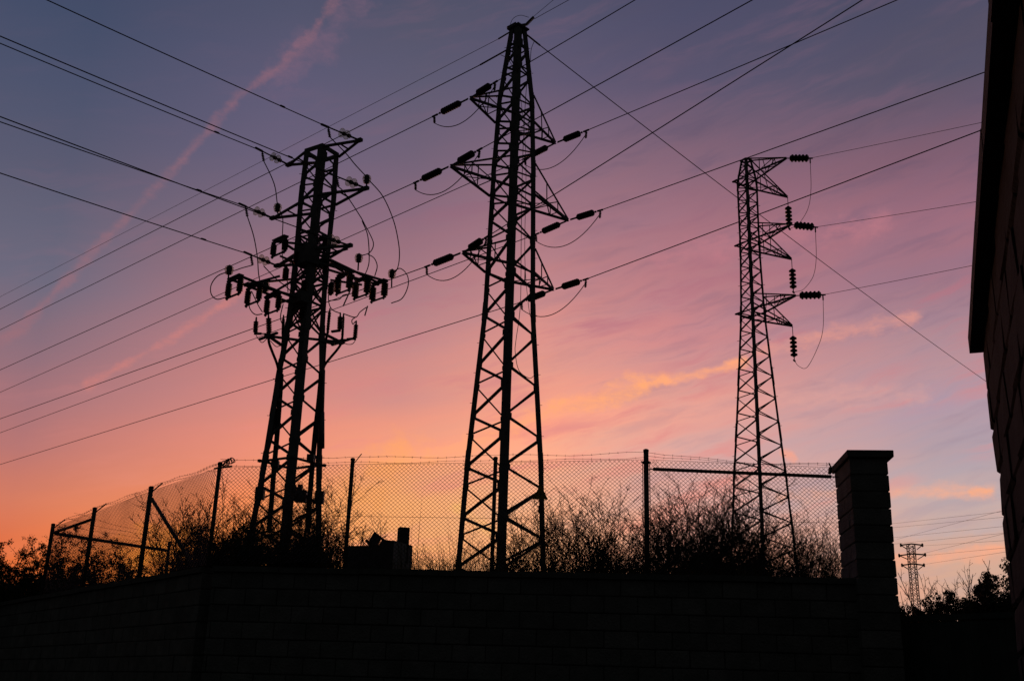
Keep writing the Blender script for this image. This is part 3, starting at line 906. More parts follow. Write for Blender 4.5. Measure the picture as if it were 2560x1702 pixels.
sg = MB(); c_ = P(1351, 1235, 35.3)
def tri(w, h, z0, yo): return [c_ + V((-w, yo, z0)), c_ + V((w, yo, z0)), c_ + V((0, yo, z0 + h))]
t1 = [c_ + V((-.26, 0, -.17)), c_ + V((.26, 0, -.17)), c_ + V((.02, 0, .30)), c_ + V((-.02, 0, .30))]
sg.ext(V((0, 0, 0)), V((0, .012, 0)), t1)
sign = sg.build('warning_sign', 'yellow', None, c_); tag(sign, 'yellow triangular danger sign bolted low on the right leg of the central pylon', 'sign')
bo = MB()
bo.ext(V((0, -.006, 0)), V((0, -.002, 0)), [c_ + V((.02, 0, .12)), c_ + V((-.05, 0, -.02)), c_ + V((-.005, 0, -.01)), c_ + V((-.02, 0, -.12)), c_ + V((.05, 0, .03)), c_ + V((.0, 0, .02))])
bo.build('lightning_bolt', 'black', sign)
bm_ = MB(); bm_.box(P(1351, 1272, 35.6), V((.07, 0, 0)), V((0, .05, 0)), V((0, 0, .12))); bm_.build('junction_box', 'steel', CT.root)

# ---- left pylon with isolators and cable ends
LTW = Tower('pylon', 30.0,
            [(1420, 614, 799), (1162, 661, 798), (930, 698, 806), (837, 717, 806), (691, 735, 814), (494, 751, 834), (384, 766, 842)],
            [1430, 1318, 1212, 1095, 989, 893, 800, 715, 640, 570, 505, 440, 388],
            TZ, 'stocky lattice pylon on the left crowded with glass insulators, isolators and cable ends', 'lattice pylons', .195, .02, .065)
D2 = V((S2, S2, 0)); A2 = V((S2, -S2, 0))
def glass_string(root, tip, end):
    a = (end - tip); L_ = a.length; a.normalize()
    hw = MB(); gl = MB()
    n = 2; pitch = .18; s0 = L_ * .28
    hw.tube([tip, tip + a * s0], .03, 6)
    for k in range(n):
        p = tip + a * (s0 + k * pitch)
        gl.lathe(p, a, [(.0, .05), (.015, .10), (.04, .135), (.075, .148), (.10, .145), (.112, .11), (.095, .085), (.112, .05)], 20)
        hw.lathe(p, a, [(-.06, .03), (-.055, .062), (.03, .064), (.04, .04), (.14, .03)], 10)
    q = tip + a * (s0 + n * pitch)
    hw.tube([q - a * .05, end], .022, 6)
    hw.bar(end - a * .02, end + a * .25, .06, .05)
    drop = end + V((0, 0, -.3)) - a * .10
    hw.tube([end, drop], .024, 6)
    for k in range(5): hw.lathe(end.lerp(drop, .25 + .16 * k), drop - end, [(0, .024), (.008, .046), (.025, .046), (.033, .024)], 8)
    o = gl.build('insulator', 'glass', root); hw.build('fitting', 'steel', o)
    return drop
LA = {
    ('top', 'right'): ((898, 351), (820, 318), (118, 0)),
    ('middle', 'right'): ((914, 471), (841, 441), (0, 90)),
    ('bottom', 'right'): ((873, 614), (791, 586), (0, 291)),
    ('top', 'left'): ((722, 412), (655, 378), (0, 108)),
    ('middle', 'left'): ((682, 545), (614, 516), (0, 304)),
    ('bottom', 'left'): ((693, 664), (627, 637), (0, 432)),
}
LTIP = {}
for (lv, side), (tp_, cl, we) in LA.items():
    d = LTW.a2 if side == 'right' else -LTW.a2
    tip = PL(*tp_, LTW.ax, d); LTIP[(lv, side)] = tip
    print('left pylon', lv, side, round(tip.z, 2), round((V((tip.x, tip.y, 0)) - LTW.ax).length, 2))
    legs = (1, 2) if side == 'right' else (0, 3)
    mb = MB()
    for li in legs:
        p = LTW.leg(li, min(tip.z, LTW.zt - .03)); sd_ = V((0, 0, 1))
        mb.bar(p, tip, .085, .014, V((-(tip - p).y, (tip - p).x, 0))); mb.bar(p - V((0, 0, .035)), tip - V((0, 0, .035)), .07, .014, sd_)
    mb.bar(LTW.leg(legs[0], min(tip.z, LTW.zt)).lerp(tip, .45), LTW.leg(legs[1], min(tip.z, LTW.zt)).lerp(tip, .45), .06, .02, V((0, 0, 1)))
    mb.box(tip, d * .1, V((-d.y, d.x, 0)) * .06, V((0, 0, .05)))
    ar = mb.build('crossarm', 'steel', LTW.root)
    e1 = PL(*cl, tip, D2); drop = glass_string(ar, tip - D2 * .1, e1)
    q1 = PL(*we, tip, D2); q1 = e1 + (q1 - e1) * 1.15
    dm = MB(); c0 = e1.lerp(q1, 1.6 / (q1 - e1).length)
    wire('black conductor reaching the %s %s arm of the left pylon from the upper left' % (lv, side), sagline(e1, q1, .02), .0145, 'conductors of the left pylon')
    dm.lathe(c0 - (q1 - e1).normalized() * .09, q1 - e1, [(0, .015), (.03, .03), (.15, .03), (.18, .015)], 8)
    dm.build('damper', 'steel', ar)
    LTIP[(lv, side, 'drop')] = drop
for lv in ('top', 'middle'):
    z = LTIP[(lv, 'right')].z
    LTW.ring(z, .085).build('ring', 'steel', LTW.root)
LTW.ring(LTW.zt - .03, .1).build('ring', 'steel', LTW.root)

for fi in range(4):
    xb = MB(); ii, jj = fi, (fi + 1) % 4; nr = (LTW.ld[ii] + LTW.ld[jj]).normalized()
    for ya, yb in ((585, 640), (640, 700), (700, 760), (760, 830)):
        z1, z0 = LTW.zpx(ya), LTW.zpx(yb)
        xb.bar(LTW.leg(ii, z0) - nr * .05, LTW.leg(jj, z1) - nr * .05, .06, .012, nr); xb.bar(LTW.leg(jj, z0) - nr * .06, LTW.leg(ii, z1) - nr * .06, .06, .012, nr)
        xb.bar(LTW.leg(ii, z1) - nr * .03, LTW.leg(jj, z1) - nr * .03, .08, .012, nr)
    xb.build('bracing', 'steel', LTW.root)
def knob(px, py, D, root, stem=None):
    c = P(px, py, D); k = MB()
    k.lathe(c - V((0, 0, .12)), V((0, 0, 1)), [(0, .04), (.01, .10), (.05, .115), (.07, .07), (.09, .12), (.14, .135), (.17, .08), (.20, .125), (.24, .10), (.26, .04)], 14)
    o = k.build('post_insulator', 'glass', root)
    h = MB(); h.lathe(c - V((0, 0, .14)), V((0, 0, 1)), [(0, .03), (.02, .07), (.2, .085), (.26, .07), (.31, .02)], 10)
    if stem: h.tube([c - V((0, 0, .13)), P(*stem, D)], .025, 6)
    h.build('fitting', 'steel', o)
    return c
# isolator frames: parallel booms along the line, cross bars with hanging insulators
def hang_insulator(mbp, top_, L_, rd=.095, n=7):
    mbp.lathe(top_, V((0, 0, -1)), [(0, .05), (.03, .05)] + disc_profile((L_ - .08) / n, n, rd, .065, .04) + [(L_ - .02, .045), (L_, .045)], 12)
def switch(px, py, L_=.46, half=.30, plane=None):
    c = PL(px, py, LTW.ax, D2) if plane is None else plane
    f_ = MB()
    f_.bar(c - A2 * (half + .1), c + A2 * (half + .1), .07, .06, V((0, 0, 1)))
    p0, p1 = c - A2 * half, c + A2 * half
    lo0, lo1 = p0 - V((0, 0, L_ + .05)), p1 - V((0, 0, L_ + .05))
    k_ = MB(); k_.bar(lo0 - A2 * .08, lo1 + A2 * .08, .05, .04)
    k_.bar(lo0, lo0 - V((.02, .02, .06)), .06, .05); k_.bar(lo1, lo1 - V((.02, .02, .06)), .06, .05)
    f_.box(c + V((0, 0, .05)), A2 * half * 1.05, D2 * .08, V((0, 0, .018)))
    o = f_.build('isolator', 'steel', LTW.root); k_.build('contact_bar', 'steel', o)
    for p in (p0, p1):
        h = MB(); hang_insulator(h, p - V((0, 0, .03)), L_, .115 if L_ > .48 else .095); h.build('insulator', 'porcelain', o)
    return c, lo0, lo1
SW = {}
for nm, (x, y, l) in {'l1': (588, 697, .46), 'l2': (684, 739, .46), 'r1': (861, 688, .5), 'r2': (948, 708, .5), 'u1': (700, 600, .4), 'r0': (800, 655, .46), 'u2': (800, 600, .4), 'l3': (742, 772, .4)}.items():
    SW[nm] = switch(x, y, l)
    print('switch', nm, round(SW[nm][0].z, 2), [round(k, 2) for k in SW[nm][0] - LTW.ax])
bmz = (SW['l1'][0].z + SW['l2'][0].z) / 2
bmr = (SW['r1'][0].z + SW['r2'][0].z) / 2
SW['r3'] = switch(905, 700, .5); SW['l4'] = switch(636, 716, .46)
for (xa, ya, xb, yb, D_a) in ((735, 700, 660, 745, 29.4), (700, 690, 610, 715, 29.2), (838, 668, 900, 705, 30.4), (826, 700, 905, 712, 30.4), (742, 640, 690, 668, 29.9), (748, 660, 700, 640, 29.8), (800, 640, 870, 622, 29.6), (790, 625, 842, 612, 29.6), (820, 650, 886, 690, 30.4), (738, 745, 690, 760, 29.6)):
    st_ = MB(); st_.bar(P(xa, ya, D_a), P(xb, yb, D_a), .065, .05); st_.build('strut', 'steel', LTW.root)
for (xa, ya, xb, yb, D_a) in ((744, 628, 741, 662, 29.6), (716, 668, 714, 700, 29.6), (846, 690, 846, 724, 30.2), (829, 705, 828, 738, 30.2), (762, 700, 762, 740, 29.3)):
    st_ = MB(); hang_insulator(st_, P(xa, ya, D_a), (P(xa, ya, D_a) - P(xb, yb, D_a)).length, .10); st_.build('post_insulator', 'porcelain', LTW.root)
bo_ = MB()
for k in (-.22, .22):
    p = LTW.ax + A2 * k
    bo_.bar(V((p.x, p.y, SW['l2'][0].z + .02)) + D2 * -.1, SW['l1'][0] + A2 * k - D2 * .08 + V((0, 0, .04)), .085, .05, V((0, 0, 1)))
    bo_.bar(V((p.x, p.y, SW['r1'][0].z + .06)) - D2 * .1, SW['r2'][0] + A2 * k + D2 * .15 + V((0, 0, .04)), .085, .05, V((0, 0, 1)))
bo_.bar(LTW.leg(0, LTW.zpx(698)), SW['l1'][0] + D2 * .42 - A2 * .1, .10, .06, V((0, 0, 1)))
bo_.bar(LTW.leg(1, bmz - .05), SW['l1'][0] + D2 * .5, .08, .05, V((0, 0, 1)))
bo_.bar(LTW.leg(2, bmr + .12), SW['r2'][0] + D2 * .0, .08, .05, V((0, 0, 1)))
bo_.bar(LTW.leg(1, bmr - .2), LTW.leg(2, bmr - .2) + V((.75, .2, 0)), .07, .05, V((0, 0, 1)))
bo_.bar(LTW.leg(2, bmr - .75), SW['r1'][0] + V((0, 0, -.05)), .06, .04)
bo_.bar(LTW.leg(0, SW['u1'][0].z), SW['u1'][0] - D2 * .05, .07, .05, V((0, 0, 1))); bo_.bar(LTW.leg(1, SW['u1'][0].z), SW['u1'][0] - A2 * .2, .07, .05, V((0, 0, 1)))
bo_.build('isolator_boom', 'steel', LTW.root)
for q_ in ((876, 725, 858, 765, 30), (919, 765, 912, 789, 30.6)):
    hd = MB(); hd.bar(P(q_[0], q_[1], q_[4]), P(q_[2], q_[3], q_[4]), .05, .03); hd.build('isolator_blade', 'steel', LTW.root)
hd = MB()
hd.box(P(768, 640, 29.6), V((.28, -.28, 0)) * .8, V((.2, .2, 0)) * .8, V((0, 0, .3)))
hd.build('drive_box', 'steel', LTW.root); hd = MB()
hd.box(P(752, 745, 29.4), V((.2, -.2, 0)) * .8, V((.2, .2, 0)) * .5, V((0, 0, .16)))
hd.build('drive_box', 'steel', LTW.root)
K = {}
K['mr'] = knob(917, 449, 29.0, LTW.root, (917, 470)); K['ml'] = knob(694, 520, 30.7, LTW.root, (697, 540))
K['l'] = knob(573, 676, 28.7, LTW.root, (570, 704)); K['r1'] = knob(897, 646, 30.6, LTW.root, (895, 676)); K['r2'] = knob(980, 685, 31.2, LTW.root, (979, 718))
K['l2'] = knob(664, 718, 29.2, LTW.root, (664, 735))
def poly(pts, D0, D1_, r=.016):
    n = len(pts); mb = MB(); p = [P(x, y, D0 + (D1_ - D0) * i / (n - 1)) for i, (x, y) in enumerate(pts)]
    mb.tube(spline(p), r, 6); mb.build('jumper_wire', 'rubber', LTW.root)
dr = lambda *k: LTIP[(*k, 'drop')]
def polyd(start, pts, D1_, r=.016):
    n = len(pts); p = [start] + [P(x, y, start.y + (D1_ - start.y) * (i + 1) / n) for i, (x, y) in enumerate(pts)]
    mb = MB(); mb.tube(spline(p), r, 6); mb.build('jumper_wire', 'rubber', LTW.root)
polyd(dr('top', 'right'), [(864, 383), (888, 412), (915, 441)], 29.0)
poly([(920, 448), (957, 491), (984, 552), (997, 612), (998, 650), (992, 675), (983, 683)], 29.0, 31.2)
poly([(981, 682), (1000, 671), (1018, 688), (1020, 715), (1005, 746), (978, 758)], 31.2, 31.0)
polyd(dr('middle', 'right'), [(858, 478), (876, 503), (903, 545), (912, 562), (922, 580), (933, 605), (931, 622), (920, 634), (899, 640)], 30.6)
poly([(905, 552), (919, 588), (923, 640), (920, 668), (906, 700)], 29.6, 30.4)
poly([(920, 636), (935, 645), (943, 665), (937, 690)], 30.6, 30.4)
polyd(dr('top', 'left'), [(678, 441), (688, 470), (693, 508)], 30.7)
poly([(700, 528), (707, 548), (706, 590), (706, 640), (717, 695), (720, 730)], 30.7, 30.0)
polyd(dr('middle', 'left'), [(634, 590), (643, 640), (646, 680), (649, 700)], 29.6)
polyd(dr('bottom', 'left'), [(605, 670), (588, 676), (575, 677)], 28.7)
poly([(568, 680), (544, 690), (528, 712), (528, 735), (542, 748), (566, 743)], 28.7, 28.5)
poly([(659, 665), (690, 697), (712, 714), (735, 735)], 29.4, 29.6)
poly([(629, 728), (622, 750), (625, 772), (638, 786), (656, 785)], 29.0, 29.0)
poly([(629, 728), (645, 762), (656, 780)], 29.0, 29.0)
poly([(708, 760), (702, 785), (702, 800), (708, 815)], 29.6, 29.6)
poly([(875, 735), (858, 738), (848, 748), (821, 752)], 30.4, 30.2)
poly([(835, 728), (822, 735), (823, 760), (832, 775), (850, 783)], 30.4, 30.4)
poly([(858, 784), (888, 793), (900, 780), (916, 768)], 30.5, 30.7)
poly([(890, 792), (880, 800), (882, 810), (889, 803)], 30.5, 30.5)

# cable ends: brackets, sealing ends pointing up, cables bent down to the legs
cb = MB()
lt_, rt_ = PL(671, 840, LTW.ax, D2), PL(852, 855, LTW.ax, D2)
print('cable brackets', lt_.z, rt_.z)
for tip, legs in ((lt_, (0, 1)), (rt_, (2, 3))):
    for li in legs: cb.bar(LTW.leg(li, tip.z - .03), tip, .08, .06, V((0, 0, 1)))
    cb.bar(tip - A2 * .45, tip + A2 * .45, .07, .06, V((0, 0, 1)))
    cb.box(tip, A2 * .1, D2 * .08, V((0, 0, .06)))
cb.bar(P(820, 840, 30.5), P(854, 855, 30.6), .07, .06); cb.bar(P(800, 850, 30), P(834, 860, 30.2), .08, .06); cb.bar(P(834, 860, 30.2), P(854, 856, 30.4), .08, .06)
cb.build('cable_bracket', 'steel', LTW.root)
def sealing(x0, y0, x1, y1, D, rd, n=7):
    a, b = P(x0, y0, D), P(x1, y1, D); L_ = (b - a).length
    h = MB(); h.lathe(a, b - a, [(0, .04), (.05, .04)] + disc_profile((L_ - .2) / n, n, rd, .045, .06) + [(L_ - .13, .03), (L_ - .02, .022), (L_, .012)], 12)
    return h
for x0, y0, x1, y1, D, rd in ((638, 836, 641, 792, 28.9, .075), (673, 838, 671, 784, 29.2, .085), (707, 840, 709, 787, 30.3, .05),
                              (819, 830, 825, 770, 30.8, .055), (849, 828, 851, 781, 30.7, .085), (856, 840, 859, 783, 30.9, .04), (887, 850, 891, 801, 30.9, .075)):
    sealing(x0, y0, x1, y1, D, rd).build('sealing_end', 'porcelain', LTW.root)
fx = MB()
fx.bar(P(640, 834, 28.9), P(653, 834, 29), .07, .06); fx.tube([P(650, 834, 29), P(668, 834, 29.2)], .02, 6)
fx.build('surge_arrester_mount', 'steel', LTW.root); fx = MB(); fx.bar(P(829, 829, 30.8), P(850, 826, 30.7), .08, .06); fx.build('surge_arrester_mount', 'steel', LTW.root); fx = MB(); fx.bar(P(867, 848, 30.9), P(888, 846, 30.9), .07, .06); fx.tube([P(854, 848, 30.8), P(868, 848, 30.9)], .014, 6)
fx.build('surge_arrester_mount', 'steel', LTW.root)
def cable(pts, r, D0, D1_, name='cable'):
    n = len(pts); mb = MB(); mb.tube(spline([P(x, y, D0 + (D1_ - D0) * i / (n - 1)) for i, (x, y) in enumerate(pts)]), r, 7); mb.build(name, 'rubber', LTW.root)
cable([(671, 840), (673, 858), (681, 880), (692, 908), (697, 930)], .04, 29.2, 29.8)
cable([(708, 838), (706, 862), (704, 900), (700, 940)], .04, 30.2, 29.9)
cable([(856, 842), (853, 858), (842, 875), (825, 895), (812, 912), (806, 930)], .04, 30.8, 30.1)
cable([(820, 828), (814, 856), (811, 900), (807, 935)], .04, 30.8, 30.1)
cable([(640, 838), (648, 850), (656, 856), (668, 846)], .012, 28.9, 29.1)
cable([(676, 852), (690, 866), (702, 862), (708, 850)], .012, 29.2, 29.8)
cable([(888, 852), (880, 860), (866, 860), (856, 852)], .012, 30.9, 30.8)
for xa, ya, xb, yb in ((701, 925, 680, 1040), (693, 1022, 668, 1120), (806, 925, 803, 1030), (804, 1030, 804, 1120)):
    mb = MB(); mb.tube([P(xa, ya, 29.95), P(xb, yb, 29.95)], .085, 8); mb.build('conduit', 'steel', LTW.root)
for pts in ([(703, 935), (699, 1000), (693, 1080), (685, 1170), (678, 1260), (672, 1330)], [(803, 935), (797, 1000), (788, 1080), (780, 1170), (773, 1260), (768, 1330)]):
    cable(pts, .075, 29.9, 29.7, 'conduit')
pf = MB()
zz = LTW.zpx(1152)
for i in range(4): 
    p, q = LTW.leg(i, zz), LTW.leg((i + 1) % 4, zz); d_ = (q - p).normalized()
    pf.bar(p - d_ * .14, q + d_ * .14, .09, .05, V((0, 0, 1)))
for x, y in ((688, 1160), (777, 1145)): pf.box(P(x, y, 29.7), V((.1, 0, 0)), V((0, .1, 0)), V((0, 0, .1)))
pf.build('anti_climb_frame', 'steel', LTW.root)
for x, y in ((650, 1233), (799, 1243)):
    jb = MB(); jb.box(P(x, y, 29.8), V((.12, 0, 0)), V((0, .1, 0)), V((0, 0, .17))); jb.build('junction_box', 'steel', LTW.root)
jb = MB(); jb.box(P(752, 1240, 30), V((.16, 0, 0)), V((0, .15, 0)), V((0, 0, .16))); jb.box(P(750, 1222, 30), V((.06, 0, 0)), V((0, .08, 0)), V((0, 0, .12))); jb.build('control_box', 'steel', LTW.root)

# ---- right pylon
RT = Tower('pylon', 38.0,
           [(1411, 1824, 1986), (1310, 1832, 1977), (1181, 1838, 1964), (1080, 1843, 1950), (940, 1848, 1931), (785, 1854, 1912), (620, 1852, 1899), (456, 1843, 1891), (401, 1853, 1876)],
           [1480, 1411, 1346, 1281, 1217, 1153, 1091, 1032, 975, 922, 872, 826, 783, 742, 703, 665, 630, 596, 563, 531, 500, 470, 440, 412],
           TZ, 'slender lattice pylon on the right with three pairs of short arms', 'lattice pylons', .09, .014, .042)
DR = V((math.sin(R(120)), math.cos(R(120)), 0))
RA = [('top', (1966, 396), (1969, 493), (2003, 397), (2025, 396), (2462, 304), 401), ('middle', (1977, 562), (1979, 648), (2012, 567), (2038, 568), (2444, 503), 560),
      ('lowest', (1989, 739), (1981, 815), (2026, 739), (2057, 737), (2430, 663), 730)]
def big_discs(p, q, n, rd, rc=.06):
    L_ = (q - p).length; h = MB(); h.lathe(p, q - p, disc_profile(L_ / n, n, rd, rc), 14); return h
for lv, ta, tb_, ins, cl, we, ty in RA:
    tipA = PL(*ta, RT.ax, RT.a2); tipB = PL(*tb_, RT.ax, RT.a1)
    print('right pylon', lv, round(tipA.z, 2), round(tipB.z, 2), round(RT.zpx(ty), 2))
    zt = min(RT.zrow(2, ta[1] + 3), RT.zt - .03)
    aA = RT.arm(tipA, (1, 2), tipA.z - .02, zt, .055, 2, (0, 3)).build('crossarm', 'steel', RT.root)
    aB = RT.arm(tipB, (2, 3), tipB.z - .02, zt - .02, .055, 2, (1, 0)).build('crossarm', 'steel', RT.root)
    stub = MB()
    for li in (0, 3): stub.bar(RT.leg(li, tipA.z), RT.leg(li, tipA.z) + RT.a2 * -.25, .08, .05, V((0, 0, 1)))
    stub.bar(RT.leg(0, tipA.z) - RT.a2 * .2, RT.leg(3, tipA.z) - RT.a2 * .2, .05, .04, V((0, 0, 1))); stub.build('arm_stub', 'steel', RT.root)
    e1 = PL(*cl, tipA, DR); a = (e1 - tipA).normalized(); L_ = (e1 - tipA).length
    o = big_discs(tipA + a * L_ * .17, tipA + a * L_ * .92, 5, .150, .105).build('insulator', 'porcelain', aA)
    hw = MB(); hw.tube([tipA, tipA + a * L_ * .2], .02, 6); hw.build('fitting', 'steel', o); hw = MB(); hw.tube([tipA + a * L_ * .9, e1 + a * .1], .03, 6); hw.tube([e1, e1 - V((0, 0, .2))], .025, 6); hw.build('clamp', 'steel', o)
    bz = tipB - V((0, 0, .42))
    bot = bz - V((0, 0, .82))
    o = big_discs(bz + V((0, 0, .0)), bot, 5, .138).build('insulator', 'porcelain', aB)
    hw = MB(); hw.tube([tipB, bz], .014, 6); hw.build('fitting', 'steel', o); hw = MB(); hw.tube([bot, bot - V((0, 0, .16))], .02, 6); hw.bar(bot - V((-.05, -.08, .16)), bot - V((.05, .08, .16)), .05, .05); hw.build('clamp', 'steel', o)
    jm = MB(); p3 = bot - V((0, 0, .16)); p0 = e1 - V((0, 0, .2))
    mid = [p0, p0.lerp(p3, .12) + V((.05, -.1, -.8)), p0.lerp(p3, .35) + V((.12, -.1, -.95)), p0.lerp(p3, .68) + V((.1, 0, -.62)), p0.lerp(p3, .9) + V((.05, 0, -.2)), p3]
    if lv == 'lowest': mid[3] += V((0, 0, -.35)); mid[4] += V((0, 0, -.25))
    jm.tube(spline(mid), .010, 5); jm.build('jumper_wire', 'wire', aB)
    q1 = PL(*we, tipA, DR); q1 = e1 + (q1 - e1) * 1.3
    wire('thin conductor from the %s arm of the right pylon to the dark building edge' % lv, sagline(e1, q1, .02), .0085, 'conductors of the right pylon')
tpk = MB()
for i in range(4): tpk.bar(RT.leg(i, RT.zt - .02), RT.leg((i + 1) % 4, RT.zt - .02), .07, .05, V((0, 0, 1)))
tpk.build('peak_cap', 'steel', RT.root)

# ---- far pylon and far wires
FD = 260.0
fb = P(2287, 1480, FD); ft_ = P(2281, 1362, FD)
fp = empty('pylon', V((fb.x, FD, 0))); tag(fp, 'tiny distant lattice pylon with three level arms between the pillar and the building', 'pylon')
zs_ = [0, 8, 16, 22, ft_.z]
def frr(z): return 1.15 - .4 * min(1, z / 22)
fc_ = lambda k, z: V((fb.x + (1 if k in (0, 1) else -1) * frr(z), FD + (1 if k in (1, 2) else -1) * frr(z), z))
for k in range(4):
    mb = MB()
    for z0, z1 in zip(zs_, zs_[1:]): mb.bar(fc_(k, z0), fc_(k, z1), .13, .13)
    mb.build('leg', 'steel', fp)
mb = MB(); z = 0
while z < ft_.z - 1:
    z1 = min(ft_.z, z + 2.2 * frr(z) * .75)
    for k in range(4): mb.bar(fc_(k, z), fc_((k + 1) % 4, z1), .09, .09); mb.bar(fc_((k + 1) % 4, z), fc_(k, z1), .09, .09)
    z = z1
mb.build('bracing', 'steel', fp)
for (xl, yl), (xr, yr) in (((2252, 1362), (2306, 1362)), ((2248, 1388), (2313, 1386)), ((2255, 1412), (2310, 1412))):
    a, b = P(xl, yl, FD), P(xr, yr, FD); c = (a + b) / 2; mb = MB()
    mb.bar(a, c + V((0, 0, .3)), .3, .3); mb.bar(c + V((0, 0, .3)), b, .3, .3); mb.bar(c - V((1.2, 0, 1.0)), a, .18, .18); mb.bar(c + V((1.2, 0, -1.0)), b, .18, .18)
    for p in (a, b): mb.lathe(p + V((0, 0, .45)), V((0, 0, -1)), [(0, .1), (.2, .25), (.7, .25), (.9, .1)], 8)
    mb.build('crossarm', 'steel', fp)
fw = [((2225, 1309), (2520, 1277)), ((2225, 1319), (2520, 1291)), ((2225, 1344), (2520, 1314)), ((2225, 1360), (2520, 1331)), ((2300, 1364), (2520, 1350)),
      ((2262, 1342), (2520, 1272)), ((2306, 1383), (2520, 1331)), ((2313, 1388), (2520, 1368)), ((2310, 1410), (2520, 1378))]
fl_ = ['highest of the faint distant wires beside the pillar', 'second faint distant wire below the highest one', 'faint distant wire over the pale blue band of sky', 'faint distant wire just above the top arm of the tiny pylon',
       'faint distant wire leaving the right end of the tiny pylon top arm', 'faint distant wire climbing steeply across the other distant wires', 'faint distant wire climbing from the middle arm of the tiny pylon', 'faint level distant wire from the middle arm of the tiny pylon', 'faint distant wire from the lowest arm of the tiny pylon']
for (a, b), lb in zip(fw, fl_):
    p, q = P(*a, FD), P(*b, 170); p = P(*a, 240) if a[0] < 2230 else p
    p2 = p + (p - q) * (.12 if a[0] < 2270 else 0)
    wire(lb, sagline(p2, q + (q - p) * .3, .0), .022, 'distant wires')

# ------------------------------------------------------------------ vegetation
def twig_shrub(h, spread, stems, rg, leaf=.012, leafn=5, side=10, sub=3, r0=.012, lean=.35, bushy=.6):
    wd, lf = MB(), MB()
    U = rg.uniform
    def leaves(p, a, n):
        for _ in range(n):
            c = p + V((U(-1, 1), U(-1, 1), U(-1, 1))) * leaf * 1.5
            d = (a + V((U(-1, 1), U(-1, 1), U(-.6, 1)))).normalized(); u, w = perp(d); an = U(0, 6.28)
            s_ = leaf * U(.6, 1.4); w = u * math.cos(an) + w * math.sin(an)
            lf.face(c, c + d * s_ + w * s_ * .45, c + d * 2 * s_, c + d * s_ - w * s_ * .45)
    def grow(p, d, L_, r, depth):
        n = (5, 3, 2, 2)[depth]; pts = [p]; wob = (.13, .2, .28, .3)[depth]
        for i in range(n):
            d = (d + V((U(-1, 1), U(-1, 1), U(-.5, 1.0))) * wob).normalized()
            p = p + d * (L_ / n); pts.append(p)
        wd.tube(pts, r, 3, r * .45, caps=False, smooth=False)
        if depth >= 1 and leafn:
            for i in range(leafn if depth < 3 else max(1, leafn // 2)):
                t = U(.15, 1) * n; i_ = min(int(t), n - 1); leaves(pts[i_].lerp(pts[i_ + 1], t - i_), d, 1)
        if depth < 3:
            m_ = (side, sub, 2)[depth]
            for k in range(m_):
                t = U(.12 if depth == 0 else .08, .98) * n; i_ = min(int(t), n - 1); q = pts[i_].lerp(pts[i_ + 1], t - i_)
                dd = (pts[i_ + 1] - pts[i_]).normalized()
                sv = V((U(-1, 1), U(-1, 1), U(-.4, .5))).normalized()
                nd = (dd * .7 + sv * .8 + V((0, 0, .15))).normalized()
                grow(q, nd, L_ * U(.22, .42) * (1.15 - .6 * t / n if depth == 0 else .8), max((.006, .0045, .0032)[depth], r * .5), depth + 1)
    for s_ in range(stems):
        an = U(0, 6.283); rr = spread * math.sqrt(rg.random())
        b = V((math.cos(an) * rr * .6, math.sin(an) * rr * .6, 0))
        k = rr / spread
        d = V((math.cos(an) * lean * k, math.sin(an) * lean * k, 1)).normalized()
        hh = h * (U(.35, .75) if rg.random() < bushy else U(.75, 1.0)) * (1 - .35 * k * k)
        grow(b, d, hh, r0 * U(.7, 1.2), 0)
    return wd, lf

PROTO = {}
def proto(kind, h, spread, stems, seed, leafm, **kw):
    wd, lf = twig_shrub(h, spread, stems, random.Random(seed), **kw)
    out = []
    for nm, mb, mt in (('branches', wd, 'bark'), ('leaves', lf, leafm)):
        me = bpy.data.meshes.new(nm); me.from_pydata([tuple(p) for p in mb.v], [], mb.f); me.materials.append(M[mt]); out.append((nm, me))
    zs = sorted(p.z for p in wd.v)
    PROTO.setdefault(kind, []).append((zs[int(len(zs) * .9995)] - .02, spread, out))

def place_shrub(name, px, py_top, D, kind, spread, idx, label, cat, group, base=None):
    rg = random.Random(idx * 31 + 5)
    lst = PROTO[kind]; h0, sp0, parts = lst[idx % len(lst)]
    t = P(px, py_top, D); b = V((t.x, D, base if base is not None else TZ))
    root = empty(name, b); tag(root, label, cat, group)
    k = spread / sp0
    root.scale = (k, k, (t.z - b.z) / h0); root.rotation_euler = (0, 0, rg.uniform(0, 6.28))
    for nm, me in parts:
        o = bpy.data.objects.new(nm, me); COL.objects.link(o); o.parent = root
    return root

for q in range(4): proto('twiggy', 3.3, 1.0, 52, 900 + q, 'leaf', leafn=2, side=15, sub=4, leaf=.009, r0=.010, bushy=.5, lean=.3)
for q in range(2): proto('dense', 2.0, .8, 40, 920 + q, 'green', leafn=5, side=13, sub=4, leaf=.017, r0=.010, bushy=.5)
for q in range(3): proto('leafy', 3.2, .65, 30, 940 + q, 'green', leafn=7, side=11, sub=4, leaf=.024, r0=.012, bushy=.5, lean=.45)
for q in range(2): proto('sapling', 2.4, .3, 4, 960 + q, 'leaf', leafn=1, side=11, sub=2, leaf=.010, r0=.012, bushy=.4)

